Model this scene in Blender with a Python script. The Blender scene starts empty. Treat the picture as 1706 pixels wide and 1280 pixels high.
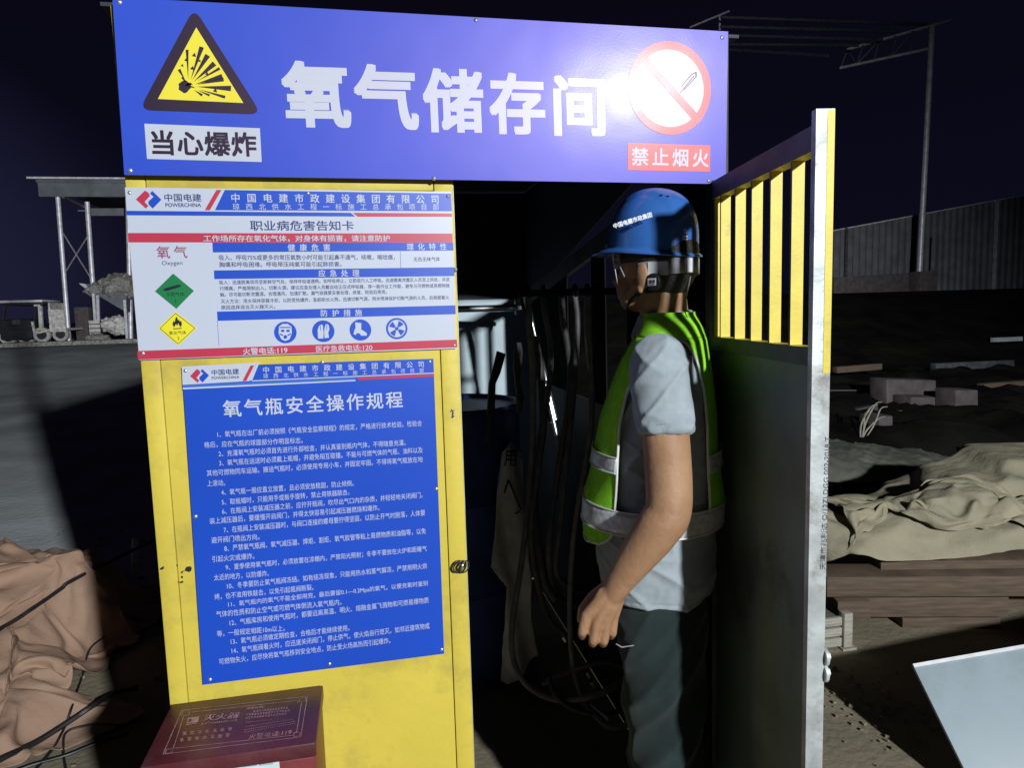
import bpy, bmesh, math, random
from mathutils import Vector, Matrix, noise
from mathutils.bvhtree import BVHTree
random.seed(7)
S = bpy.context.scene
COL = S.collection
# ------------------------------------------------------------------ camera, world, lamp, exposure
CF = 1168.224                                     # focal length in photo pixels (1706 wide)
CC = Vector((0.0, -1.5, 1.47))
CR = Vector((0.97968727, -0.19844136, -0.0288769))
CU = Vector((0.04926827, 0.09860115, 0.99390666))
CD = Vector((0.19438489, 0.97514042, -0.10637515))
cd = bpy.data.cameras.new('camera'); cam = bpy.data.objects.new('camera', cd); COL.objects.link(cam)
cam.matrix_world = Matrix(((CR.x, CU.x, -CD.x, CC.x), (CR.y, CU.y, -CD.y, CC.y), (CR.z, CU.z, -CD.z, CC.z), (0, 0, 0, 1)))
cd.sensor_width = 36; cd.lens = CF / 1706 * 36; cd.clip_start = .05; cd.clip_end = 2000
S.camera = cam

def ray(px, py): return CD + CR * ((px - 853) / CF) - CU * ((py - 640) / CF)
def at(px, py, Y=0.0):
    d = ray(px, py); return CC + d * ((Y - CC.y) / d.y)
def gz(px, py, z=0.0):
    d = ray(px, py); return CC + d * ((z - CC.z) / d.z)

w = bpy.data.worlds.new('World'); S.world = w; w.use_nodes = True
nt = w.node_tree; bg = nt.nodes['Background']
tc = nt.nodes.new('ShaderNodeTexCoord'); sep = nt.nodes.new('ShaderNodeSeparateXYZ')
nt.links.new(tc.outputs['Generated'], sep.inputs[0])
rp = nt.nodes.new('ShaderNodeValToRGB'); cr = rp.color_ramp
cr.elements[0].position = 0.0; cr.elements[0].color = (.0024, .0024, .004, 1)
cr.elements[1].position = .5; cr.elements[1].color = (.0022, .0016, .0045, 1)
e = cr.elements.new(.03); e.color = (.0034, .0036, .0100, 1)
e = cr.elements.new(.16); e.color = (.0030, .0030, .0092, 1)
nt.links.new(sep.outputs[2], rp.inputs[0])
# night glow of the town low on the left
dt = nt.nodes.new('ShaderNodeVectorMath'); dt.operation = 'DOT_PRODUCT'
gd = Vector((-.62, 1, .03)).normalized(); dt.inputs[1].default_value = gd
nt.links.new(tc.outputs['Generated'], dt.inputs[0])
mr = nt.nodes.new('ShaderNodeMapRange'); mr.inputs[1].default_value = .95; mr.inputs[2].default_value = 1.0
mr.interpolation_type = 'SMOOTHSTEP'; nt.links.new(dt.outputs['Value'], mr.inputs[0])
mx = nt.nodes.new('ShaderNodeMix'); mx.data_type = 'RGBA'; mx.blend_type = 'ADD'
nt.links.new(mr.outputs[0], mx.inputs[0]); nt.links.new(rp.outputs[0], mx.inputs[6]); mx.inputs[7].default_value = (.009, .0095, .026, 1)
nt.links.new(mx.outputs[2], bg.inputs[0]); bg.inputs[1].default_value = 1.0

# the one flood lamp of the site, behind and right of the camera (its mirror glare shows on the banner)
LP = Vector((1.83, -5.0, 3.0))
ld = bpy.data.lights.new('flood_lamp', 'SPOT'); lo = bpy.data.objects.new('flood_lamp', ld); COL.objects.link(lo)
lo.location = LP; lo.rotation_euler = (Vector((.3, 2.0, .9)) - LP).to_track_quat('-Z', 'Y').to_euler()
ld.energy = 200; ld.color = (.93, .97, 1.0); ld.shadow_soft_size = .09; ld.spot_size = math.radians(112); ld.spot_blend = .75
ld.use_nodes = True
ln = ld.node_tree; em = ln.nodes['Emission']; fo = ln.nodes.new('ShaderNodeLightFalloff')
fo.inputs['Strength'].default_value = 1.0
ma = ln.nodes.new('ShaderNodeMath'); ma.operation = 'MULTIPLY_ADD'; ma.inputs[1].default_value = .08
ln.links.new(fo.outputs['Constant'], ma.inputs[0]); ln.links.new(fo.outputs['Linear'], ma.inputs[2]); ln.links.new(ma.outputs[0], em.inputs['Strength'])
S.view_settings.view_transform = 'Standard'; S.view_settings.look = 'None'
S.view_settings.exposure = 0; S.view_settings.gamma = 1
S.render.engine = 'CYCLES'; S.cycles.max_bounces = 6; S.cycles.sample_clamp_indirect = 3
try: S.cycles.use_denoising = True
except Exception: pass

# ------------------------------------------------------------------ materials
def pm(name, col, rough=.6, var=.15, vscale=8, bump=0.0, bscale=60, metal=0.0, coat=0.0, col2=None, spec=.5, stretch=(1, 1, 1), sheen=0, dirt=None, dscale=5, dlo=.55, dhi=.7):
    m = bpy.data.materials.new(name); m.use_nodes = True
    n = m.node_tree; b = n.nodes['Principled BSDF']
    b.inputs['Roughness'].default_value = rough; b.inputs['Metallic'].default_value = metal
    b.inputs['Specular IOR Level'].default_value = spec
    b.inputs['Coat Weight'].default_value = coat; b.inputs['Coat Roughness'].default_value = .12
    if sheen: b.inputs['Sheen Weight'].default_value = sheen
    g = n.nodes.new('ShaderNodeTexCoord'); mp = n.nodes.new('ShaderNodeMapping'); mp.inputs['Scale'].default_value = stretch
    n.links.new(g.outputs['Object'], mp.inputs[0])
    no = n.nodes.new('ShaderNodeTexNoise'); no.inputs['Scale'].default_value = vscale; no.inputs['Detail'].default_value = 6
    n.links.new(mp.outputs[0], no.inputs['Vector'])
    r = n.nodes.new('ShaderNodeValToRGB'); r.color_ramp.elements[0].position = .3; r.color_ramp.elements[1].position = .7
    c2 = col2 or tuple(c * (1 - 2 * var) for c in col)
    c1 = col if col2 else tuple(min(1, c * (1 + var)) for c in col)
    r.color_ramp.elements[0].color = (*c2, 1); r.color_ramp.elements[1].color = (*c1, 1)
    n.links.new(no.outputs['Fac'], r.inputs[0])
    out = r.outputs[0]
    if dirt:
        n2 = n.nodes.new('ShaderNodeTexNoise'); n2.inputs['Scale'].default_value = dscale; n2.inputs['Detail'].default_value = 9; n2.inputs['Roughness'].default_value = .7
        n.links.new(mp.outputs[0], n2.inputs['Vector'])
        mr = n.nodes.new('ShaderNodeMapRange'); mr.inputs[1].default_value = dlo; mr.inputs[2].default_value = dhi
        n.links.new(n2.outputs['Fac'], mr.inputs[0])
        mx = n.nodes.new('ShaderNodeMix'); mx.data_type = 'RGBA'; n.links.new(mr.outputs[0], mx.inputs[0]); n.links.new(out, mx.inputs[6]); mx.inputs[7].default_value = (*dirt, 1)
        out = mx.outputs[2]
    n.links.new(out, b.inputs['Base Color'])
    if bump:
        bn = n.nodes.new('ShaderNodeTexNoise'); bn.inputs['Scale'].default_value = bscale; bn.inputs['Detail'].default_value = 5
        n.links.new(mp.outputs[0], bn.inputs['Vector'])
        bp = n.nodes.new('ShaderNodeBump'); bp.inputs['Strength'].default_value = 1; bp.inputs['Distance'].default_value = bump
        n.links.new(bn.outputs['Fac'], bp.inputs['Height']); n.links.new(bp.outputs[0], b.inputs['Normal'])
    return m

def banner_mat(name, col, rough=.44):
    """printed sheet metal: slightly bowed face and a clear gloss film"""
    m = pm(name, col, rough, .03, 4)
    n = m.node_tree; b = n.nodes['Principled BSDF']
    g = n.nodes.new('ShaderNodeNewGeometry'); s = n.nodes.new('ShaderNodeSeparateXYZ'); n.links.new(g.outputs['Position'], s.inputs[0])
    def M(op, a, bb):
        q = n.nodes.new('ShaderNodeMath'); q.operation = op
        for i, v in enumerate((a, bb)):
            if v is None: continue
            if isinstance(v, (int, float)): q.inputs[i].default_value = v
            else: n.links.new(v, q.inputs[i])
        return q.outputs[0]
    # the sheet bows around the centre of its right half, leans a touch forward at the top
    dx_ = M('SUBTRACT', s.outputs[0], BWX); h = M('ADD', M('MULTIPLY', dx_, BWA), M('MULTIPLY', M('MULTIPLY', dx_, dx_), .06))
    h = M('ADD', h, M('MULTIPLY', M('SUBTRACT', s.outputs[2], 1.9), BWT))
    no = n.nodes.new('ShaderNodeTexNoise'); no.inputs['Scale'].default_value = 9; no.inputs['Detail'].default_value = 1
    n.links.new(g.outputs['Position'], no.inputs['Vector'])
    h = M('ADD', h, M('MULTIPLY', no.outputs['Fac'], .0008))
    n3 = n.nodes.new('ShaderNodeTexNoise'); n3.inputs['Scale'].default_value = 260; n3.inputs['Detail'].default_value = 2
    n.links.new(g.outputs['Position'], n3.inputs['Vector'])
    h = M('ADD', h, M('MULTIPLY', n3.outputs['Fac'], .00004))
    bp = n.nodes.new('ShaderNodeBump'); bp.inputs['Strength'].default_value = 1; bp.inputs['Distance'].default_value = 1
    n.links.new(h, bp.inputs['Height']); n.links.new(bp.outputs[0], b.inputs['Normal'])
    b.inputs['Specular IOR Level'].default_value = .48; b.inputs['Specular Tint'].default_value = (1, .66, .98, 1); b.inputs['Coat Tint'].default_value = (1, 1, 1, 1)
    b.inputs['Coat Weight'].default_value = .10; b.inputs['Coat Roughness'].default_value = .19
    n.links.new(bp.outputs[0], b.inputs['Coat Normal'])
    return m
BWX, BWA, BWT = .625, .062, .040

YEL = (.67, .535, .075)
M = {}
M['yellow'] = pm('yellow_paint', YEL, .5, .07, 3, .0016, 24, dirt=(.36, .28, .075), dscale=5.5, dlo=.50, dhi=.80, spec=.35)
M['yellow_bar'] = pm('yellow_bar_paint', (.74, .60, .07), .5, .06, 20, .0004, 150, dirt=(.33, .27, .07), dscale=14, dlo=.6, dhi=.8)
M['b_blue'] = banner_mat('banner_blue_print', (.010, .070, .53))
M['b_white'] = banner_mat('banner_white_print', (.50, .55, .62))
M['b_black'] = banner_mat('banner_black_print', (.006, .006, .016))
M['b_yellow'] = banner_mat('banner_yellow_print', (.80, .70, .03))
M['b_red'] = banner_mat('banner_red_print', (.70, .10, .02))
M['s_white'] = pm('sign_white_print', (.52, .56, .67), .38, .02, 3)
M['s_blue'] = pm('sign_blue_print', (.010, .072, .53), .38, .05, 3)
M['s_blue2'] = pm('sign_light_blue_print', (.045, .16, .58), .38, .05, 3)
M['s_red'] = pm('sign_red_print', (.50, .035, .075), .38, .04, 3)
M['s_black'] = pm('sign_black_print', (.012, .012, .03), .4, .05, 3)
M['stencil'] = pm('worn_grey_stencil_ink', (.11, .11, .12), .7, .3, 60)
M['s_navy'] = pm('sign_navy_print', (.02, .035, .17), .4, .05, 3)
M['s_plum'] = pm('sign_plum_print', (.28, .03, .10), .4, .05, 3)
M['s_green'] = pm('sign_green_print', (.008, .19, .06), .4, .05, 3)
M['s_yellow'] = pm('sign_yellow_print', (.80, .72, .03), .4, .05, 3)
M['zinc'] = pm('galvanised_steel', (.56, .60, .60), .5, .2, 14, .0008, 70, metal=.25, dirt=(.20, .19, .16), dscale=13, dlo=.53, dhi=.72)
M['rivet'] = pm('rivet_zinc', (.75, .78, .8), .3, .1, 30, metal=.8)
M['darksteel'] = pm('raw_dark_steel', (.09, .09, .105), .55, .25, 12, .0005, 60, metal=.2)
M['doorsheet'] = pm('grey_green_steel_sheet', (.20, .26, .225), .5, .25, 3, .0006, 8, dirt=(.07, .075, .07), dscale=2.5)
M['drum'] = pm('navy_drum_enamel', (.07, .12, .40), .45, .2, 5, .001, 20)
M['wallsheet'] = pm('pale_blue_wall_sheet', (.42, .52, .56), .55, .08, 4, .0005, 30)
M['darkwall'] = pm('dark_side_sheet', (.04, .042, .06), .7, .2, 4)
M['redbox'] = pm('dark_red_enamel', (.17, .022, .026), .45, .2, 9, .0005, 90, dirt=(.17, .085, .075), dscale=6, dlo=.5, dhi=.85)
M['redlid'] = pm('dark_red_enamel_lid', (.105, .019, .027), .42, .25, 7, .0004, 80, dirt=(.13, .07, .065), dscale=5, dlo=.5, dhi=.85)
M['pinkprint'] = pm('faded_pink_print', (.50, .28, .28), .6, .25, 60)
M['paper'] = pm('white_paper', (.66, .72, .74), .8, .04, 20)
M['ink'] = pm('black_ink', (.015, .015, .02), .6, .1, 20)
M['cyanink'] = pm('pale_blue_form_print', (.30, .50, .56), .7, .1, 20)
M['skin'] = pm('skin', (.43, .25, .135), .6, .10, 13, .0016, 70, col2=(.315, .165, .085), dirt=(.36, .17, .10), dscale=22, dlo=.55, dhi=.8)
M['skin'].node_tree.nodes['Principled BSDF'].inputs['Subsurface Weight'].default_value = .06
M['skin'].node_tree.nodes['Principled BSDF'].inputs['Subsurface Radius'].default_value = (.02, .008, .004)
M['shirt'] = pm('grey_cotton', (.345, .40, .43), .9, .07, 40, .0009, 28, sheen=.2)
M['trousers'] = pm('dark_green_grey_cloth', (.021, .036, .034), .85, .15, 12, .0012, 22, sheen=.15)
M['vest'] = pm('fluorescent_green_mesh_cloth', (.33, .84, .04), .8, .08, 60, .0006, 500)
M['piping'] = pm('white_piping', (.75, .78, .74), .6, .05, 30)
M['reflect'] = pm('silver_reflective_tape', (.72, .74, .73), .35, .14, 90, .0010, 70, metal=.1)
M['helmet'] = pm('blue_hard_hat_plastic', (.04, .15, .47), .24, .04, 5, coat=.4)
M['white'] = pm('white_plastic', (.70, .72, .74), .5, .08, 30)
M['greyband'] = pm('grey_webbing', (.30, .30, .33), .7, .15, 60)
M['black'] = pm('black_plastic', (.015, .015, .018), .5, .2, 20)
M['hair'] = pm('black_hair', (.018, .015, .014), .6, .3, 120, .002, 220)
M['eye'] = pm('eye_white', (.6, .58, .55), .2, .05, 20)
M['shoe'] = pm('black_shoe', (.03, .03, .03), .6, .2, 20)
M['rubber'] = pm('grey_black_hose_rubber', (.12, .115, .12), .55, .2, 20)
M['rubber2'] = pm('dusty_hose_rubber', (.24, .23, .22), .65, .2, 20)
M['chrome'] = pm('bright_steel', (.72, .73, .75), .28, .1, 20, metal=.9)
M['brass'] = pm('nickel_fitting', (.75, .72, .66), .3, .1, 20, metal=.8)
M['sack'] = pm('dirty_white_woven_sack', (.84, .82, .80), .85, .12, 12, .0012, 60)
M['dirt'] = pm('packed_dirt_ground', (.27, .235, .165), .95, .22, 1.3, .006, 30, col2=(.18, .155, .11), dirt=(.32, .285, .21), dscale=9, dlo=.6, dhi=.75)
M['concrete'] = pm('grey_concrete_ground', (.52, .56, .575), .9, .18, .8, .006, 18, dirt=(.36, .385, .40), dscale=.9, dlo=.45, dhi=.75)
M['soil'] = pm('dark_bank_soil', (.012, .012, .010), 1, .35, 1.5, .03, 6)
for k_ in ('shirt', 'trousers', 'vest', 'greyband'): M[k_].node_tree.nodes['Principled BSDF'].inputs['Specular IOR Level'].default_value = .12
for k_ in ('dirt', 'soil', 'concrete'): M[k_].node_tree.nodes['Principled BSDF'].inputs['Specular IOR Level'].default_value = .06
M['tarp'] = pm('brown_canvas', (.335, .22, .15), .9, .12, 3, .010, 13, col2=(.31, .19, .13), dirt=(.20, .12, .085), dscale=3.2, dlo=.55, dhi=.8)
M['khaki'] = pm('khaki_canvas', (.33, .295, .20), .9, .12, 4, .012, 12, col2=(.245, .225, .155), dirt=(.17, .14, .095), dscale=6, dlo=.6, dhi=.8)
M['olive'] = pm('grey_olive_tarp', (.10, .105, .082), .9, .2, 4, .003, 30)
M['wood'] = pm('dark_brown_timber', (.135, .092, .060), .85, .25, 6, .001, 60, stretch=(1.2, 1, 14), col2=(.07, .048, .033))
M['palewood'] = pm('pale_wood_lath', (.36, .34, .28), .8, .15, 14, .001, 60, stretch=(1, 1, 10))
M['lightboard'] = pm('pale_blue_grey_board', (.32, .39, .43), .5, .07, 3, .0006, 12, dirt=(.24, .29, .31), dscale=4, dlo=.5, dhi=.8)
M['fence'] = pm('corrugated_grey_sheet', (.15, .155, .17), .6, .15, 3, metal=.2)
M['polesteel'] = pm('far_pole_steel', (.75, .75, .80), .45, .15, 6, metal=.3)
M['roofsheet'] = pm('far_roof_sheet', (.15, .165, .185), .6, .15, 2, metal=.2)
M['darkpaint'] = pm('dark_vehicle_paint', (.018, .019, .024), .7, .2, 5)
M['cargo'] = pm('pale_cargo_slats', (.62, .60, .57), .7, .25, 9)
M['tyre'] = pm('dusty_tyre', (.45, .44, .41), .9, .2, 9)
M['rubble'] = pm('pale_rubble', (.30, .29, .27), .9, .3, 14, .01, 12)
M['block'] = pm('grey_concrete_block', (.095, .078, .080), .9, .2, 9, .002, 40)
M['straw'] = pm('dry_grass', (.34, .32, .26), .8, .2, 20)

# ------------------------------------------------------------------ mesh helpers
class MB:
    def __init__(s): s.v = []; s.f = []; s.m = []
    def copy(s): q = MB(); q.v, q.f, q.m = list(s.v), s.f, s.m; return q
    def add(s, vs, fs, mi=0):
        o = len(s.v); s.v += [Vector(p) for p in vs]
        for f in fs: s.f.append([i + o for i in f]); s.m.append(mi)
        return s
    def obox(s, c, ax, ay, az, mi=0):
        c = Vector(c); ax, ay, az = Vector(ax), Vector(ay), Vector(az)
        vs = [c + ax * i + ay * j + az * k for i in (-1, 1) for j in (-1, 1) for k in (-1, 1)]
        fs = [(0, 1, 3, 2), (4, 6, 7, 5), (0, 4, 5, 1), (2, 3, 7, 6), (0, 2, 6, 4), (1, 5, 7, 3)]
        if ax.cross(ay).dot(az) < 0: fs = [tuple(reversed(f)) for f in fs]
        return s.add(vs, fs, mi)
    def box(s, x0, x1, y0, y1, z0, z1, mi=0):
        return s.obox(((x0 + x1) / 2, (y0 + y1) / 2, (z0 + z1) / 2), ((x1 - x0) / 2, 0, 0), (0, (y1 - y0) / 2, 0), (0, 0, (z1 - z0) / 2), mi)
    def bar(s, a, b, w, h=None, up=(0, 0, 1), mi=0):
        a, b = Vector(a), Vector(b); d = (b - a); L = d.length; d.normalize(); h = h or w
        u = Vector(up); sd = d.cross(u)
        if sd.length < 1e-4: sd = d.cross(Vector((0, 1, 0)))
        sd.normalize(); uu = sd.cross(d)
        return s.obox((a + b) / 2, d * (L / 2), sd * (w / 2), uu * (h / 2), mi)
    def tube(s, pts, r, n=8, mi=0, cap=True, up=None):
        pts = [Vector(p) for p in pts]; N = len(pts)
        rs = r if isinstance(r, (list, tuple)) else [r] * N
        vs = []; u = None
        for i in range(N):
            d = (pts[min(i + 1, N - 1)] - pts[max(i - 1, 0)]).normalized()
            if u is None:
                u = d.cross(Vector((0, 0, 1)) if abs(d.z) < .9 else Vector((1, 0, 0))).normalized()
            else:
                u = (u - d * u.dot(d)).normalized()
            v = d.cross(u)
            for k in range(n):
                a = 2 * math.pi * k / n; vs.append(pts[i] + (u * math.cos(a) + v * math.sin(a)) * rs[i])
        fs = [(i * n + k, i * n + (k + 1) % n, (i + 1) * n + (k + 1) % n, (i + 1) * n + k) for i in range(N - 1) for k in range(n)]
        if cap: fs += [tuple(reversed(range(n))), tuple(range((N - 1) * n, N * n))]
        return s.add(vs, fs, mi)
    def ell(s, c, ax, ay, az, nu=16, nv=10, mi=0):
        c = Vector(c); ax, ay, az = Vector(ax), Vector(ay), Vector(az); vs = [c - az]
        for j in range(1, nv):
            t = math.pi * j / nv - math.pi / 2
            for i in range(nu):
                a = 2 * math.pi * i / nu; vs.append(c + (ax * math.cos(a) + ay * math.sin(a)) * math.cos(t) + az * math.sin(t))
        vs.append(c + az); T = len(vs) - 1
        fs = [(0, 1 + (i + 1) % nu, 1 + i) for i in range(nu)]
        for j in range(nv - 2):
            for i in range(nu):
                a = 1 + j * nu + i; b = 1 + j * nu + (i + 1) % nu; fs.append((a, b, b + nu, a + nu))
        o = 1 + (nv - 2) * nu
        fs += [(o + i, o + (i + 1) % nu, T) for i in range(nu)]
        return s.add(vs, fs, mi)
    def sph(s, c, r, mi=0, nu=14, nv=9): return s.ell(c, (r, 0, 0), (0, r, 0), (0, 0, r), nu, nv, mi)
    def chain(s, pts, rs, n=14, mi=0):
        for p, r in zip(pts, rs): s.sph(p, r, mi)
        for i in range(len(pts) - 1): s.tube([pts[i], pts[i + 1]], [rs[i], rs[i + 1]], n, mi)
        return s
    def loft(s, rings, mi=0, cap=True):
        n = len(rings[0]); vs = [p for r in rings for p in r]; N = len(rings)
        fs = [(i * n + k, i * n + (k + 1) % n, (i + 1) * n + (k + 1) % n, (i + 1) * n + k) for i in range(N - 1) for k in range(n)]
        if cap: fs += [tuple(reversed(range(n))), tuple(range((N - 1) * n, N * n))]
        return s.add(vs, fs, mi)
    def grid(s, rows, mi=0):
        n = len(rows[0]); vs = [p for r in rows for p in r]
        fs = [(i * n + k, i * n + k + 1, (i + 1) * n + k + 1, (i + 1) * n + k) for i in range(len(rows) - 1) for k in range(n - 1)]
        return s.add(vs, fs, mi)
    def poly(s, pts, mi=0): return s.add(pts, [tuple(range(len(pts)))], mi)
    def prism(s, pts, off, mi=0):
        """outline with its own thickness"""
        pts = [Vector(p) for p in pts]; n = len(pts); off = Vector(off)
        nrm = Vector((0, 0, 0))
        for i in range(n): nrm += pts[i].cross(pts[(i + 1) % n])
        if nrm.dot(off) > 0: pts.reverse()
        vs = pts + [p + off for p in pts]
        fs = [tuple(range(n)), tuple(reversed(range(n, 2 * n)))] + [(i, i + n, (i + 1) % n + n, (i + 1) % n) for i in range(n)]
        return s.add(vs, fs, mi)

def wloc(o):
    p = Vector((0, 0, 0))
    while o: p += o.location; o = o.parent
    return p
def build(mb, name, mat, parent=None, smooth=False, sharp=40, bevel=0, label=None, solid=0, org=None):
    me = bpy.data.meshes.new(name)
    base = wloc(parent) if parent else Vector(org or (0, 0, 0))
    root = parent
    while root and root.parent: root = root.parent
    if root is not None and root.name == 'person': mb = mb.copy(); mb.v = [settle(p) for p in mb.v]
    me.from_pydata([tuple(p - base) for p in mb.v], [], mb.f)
    mats = mat if isinstance(mat, (list, tuple)) else [mat]
    for q in mats: me.materials.append(M[q] if isinstance(q, str) else q)
    me.polygons.foreach_set('material_index', mb.m)
    me.update()
    if bevel:
        b = bmesh.new(); b.from_mesh(me); bmesh.ops.remove_doubles(b, verts=b.verts, dist=1e-6)
        ed = [x for x in b.edges if len(x.link_faces) == 2 and x.calc_face_angle(0) > .5]
        bmesh.ops.bevel(b, geom=ed, offset=bevel, segments=2, profile=.5, affect='EDGES', clamp_overlap=True)
        b.to_mesh(me); b.free(); smooth = True
    if smooth:
        me.polygons.foreach_set('use_smooth', [True] * len(me.polygons))
        try: me.set_sharp_from_angle(angle=math.radians(sharp))
        except Exception: pass
    o = bpy.data.objects.new(name, me); COL.objects.link(o)
    if parent: o.parent = parent
    elif org: o.location = Vector(org)
    if label: o['label'] = label
    if solid:
        q = o.modifiers.new('thick', 'SOLIDIFY'); q.thickness = solid; q.offset = 0
    return o
def tag(o, label, cat, group=None):
    o['label'] = label; o['category'] = cat
    if group: o['group'] = group
    return o
def thing(name, loc, label, cat, group=None):
    o = bpy.data.objects.new(name, None); o.empty_display_size = .1; COL.objects.link(o); o.location = Vector(loc)
    return tag(o, label, cat, group)
def struct(o): o['kind'] = 'structure'; return o
def dup(o, loc, label, parent=None):
    c = o.copy(); COL.objects.link(c)
    if parent: c.parent = parent
    else:
        c.location = Vector(loc)
        if label: c['label'] = label
    for ch in list(o.children): dup(ch, None, None, c)
    return c

def remesh(mb, voxel, smooth_it=6, fac=.5):
    me = bpy.data.meshes.new('t'); me.from_pydata([tuple(p) for p in mb.v], [], mb.f); me.update()
    o = bpy.data.objects.new('t', me); COL.objects.link(o)
    q = o.modifiers.new('r', 'REMESH'); q.mode = 'VOXEL'; q.voxel_size = voxel
    if smooth_it:
        q = o.modifiers.new('s', 'SMOOTH'); q.factor = fac; q.iterations = smooth_it
    dg = bpy.context.evaluated_depsgraph_get(); ev = o.evaluated_get(dg); m2 = ev.to_mesh()
    r = MB(); r.add([v.co.copy() for v in m2.vertices], [tuple(p.vertices) for p in m2.polygons])
    nr = [v.normal.copy() for v in m2.vertices]
    ev.to_mesh_clear(); bpy.data.objects.remove(o); bpy.data.meshes.remove(me)
    return r, nr
def displace(mb, nr, fn):
    for i, p in enumerate(mb.v): mb.v[i] = p + nr[i] * fn(p)
def bez(pts, n=10):
    """Catmull-Rom through pts"""
    P = [Vector(p) for p in pts]; P = [P[0] * 2 - P[1]] + P + [P[-1] * 2 - P[-2]]; out = []
    for i in range(1, len(P) - 2):
        for k in range(n):
            t = k / n; a, b, c, d = P[i - 1], P[i], P[i + 1], P[i + 2]
            out.append(.5 * ((2 * b) + (c - a) * t + (2 * a - 5 * b + 4 * c - d) * t * t + (3 * b - a - 3 * c + d) * t ** 3))
    out.append(P[-2]); return out

# ------------------------------------------------------------------ lettering
_tc = {}
def glyphs(s, bold=0.0, res=3):
    k = (s, bold, res)
    if k in _tc: return _tc[k]
    c = bpy.data.curves.new('t', 'FONT'); c.body = s; c.offset = bold; c.resolution_u = res
    o = bpy.data.objects.new('t', c); COL.objects.link(o)
    dg = bpy.context.evaluated_depsgraph_get(); ev = o.evaluated_get(dg); me = ev.to_mesh()
    vs = [(v.co.x, v.co.y) for v in me.vertices]; fs = [tuple(p.vertices) for p in me.polygons]
    ev.to_mesh_clear(); bpy.data.objects.remove(o); bpy.data.curves.remove(c)
    fs = [f if (lambda a, b, c: (b[0] - a[0]) * (c[1] - a[1]) - (b[1] - a[1]) * (c[0] - a[0]))(*[vs[i] for i in f[:3]]) >= 0 else tuple(reversed(f)) for f in fs]
    _tc[k] = (vs, fs); return vs, fs
def thick(vs, fs, c, sc, u, up, bold, mb, mi):
    """heavier strokes: shifted copies of a glyph, each a hair behind the one before"""
    nr = u.cross(up); n = 0 if not bold else (4 if bold < .02 else 8)
    for k in range(n + 1):
        dx, dy = [(0, 0), (-1, -1), (1, -1), (1, 1), (-1, 1), (0, -1), (1, 0), (0, 1), (-1, 0)][k]; dx *= bold * .85; dy *= bold * .85
        mb.add([c + u * ((x + dx) * sc[0]) + up * ((y + dy) * sc[1]) - nr * (.00004 * k) for x, y in vs], fs, mi)
def T(mb, s, L, R, h, mp, mi=0, spread=False, bold=0.0, res=3):
    """write s between photo points L and R (mid-height), h photo pixels tall; mp maps a photo point onto the printed face"""
    a, b = mp(*L), mp(*R); mid = ((L[0] + R[0]) / 2, (L[1] + R[1]) / 2)
    u = (b - a); W = u.length; u.normalize()
    upv = mp(mid[0], mid[1] - h / 2) - mp(mid[0], mid[1] + h / 2)
    H = upv.length; up = upv - u * upv.dot(u); up.normalize()
    if spread:
        n = len(s); cw = H * 1.0
        for i, ch in enumerate(s):
            vs, fs = glyphs(ch, 0.0, res); sc = H / .92
            c = a + u * (cw / 2 + (W - cw) * (i / max(1, n - 1)))
            thick([(x - .5, y - .37) for x, y in vs], fs, c, (sc, sc), u, up, bold, mb, mi)
    else:
        vs, fs = glyphs(s, 0.0, res)
        if not vs: return
        x0, x1 = min(v[0] for v in vs), max(v[0] for v in vs); y0, y1 = min(v[1] for v in vs), max(v[1] for v in vs)
        c = (a + b) / 2
        X0, Y0 = (x0 + x1) / 2, (y0 + y1) / 2; thick([(x - X0, y - Y0) for x, y in vs], fs, c, (W / (x1 - x0 + 2 * bold), H / (y1 - y0 + 2 * bold)), u, up, bold, mb, mi)
def zmap(sc, ox, oy, Y):
    return lambda x, y: at(x / sc + ox, y / sc + oy, Y)
def disc(mb, c, rx, rz, n=48, mi=0, r_in=0):
    c = Vector(c)
    o = [c + Vector((rx * math.cos(2 * math.pi * k / n), 0, rz * math.sin(2 * math.pi * k / n))) for k in range(n)]
    if r_in:
        i = [c + (p - c) * r_in for p in o]
        mb.add(o + i, [(k, (k + 1) % n, (k + 1) % n + n, k + n) for k in range(n)], mi)
    else: mb.poly(o, mi)
def sheet(mb, corners, y0, y1, mi=0):
    """a flat board whose face corners are photo points"""
    f = [at(*c, y0) for c in corners]; mb.prism(f, (0, y1 - y0, 0), mi)
def rivets(pts, Y, parent, r=.0042):
    for p in pts:
        c = at(*p, Y); b = MB()
        b.ell(c, (r, 0, 0), (0, 0, -r), (0, -.0022, 0), 12, 6); b.ell(c + Vector((0, -.001, 0)), (r * .45, 0, 0), (0, 0, -r * .45), (0, -.0026, 0), 8, 5)
        build(b, 'rivet', 'rivet', parent, smooth=True, sharp=70)

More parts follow.
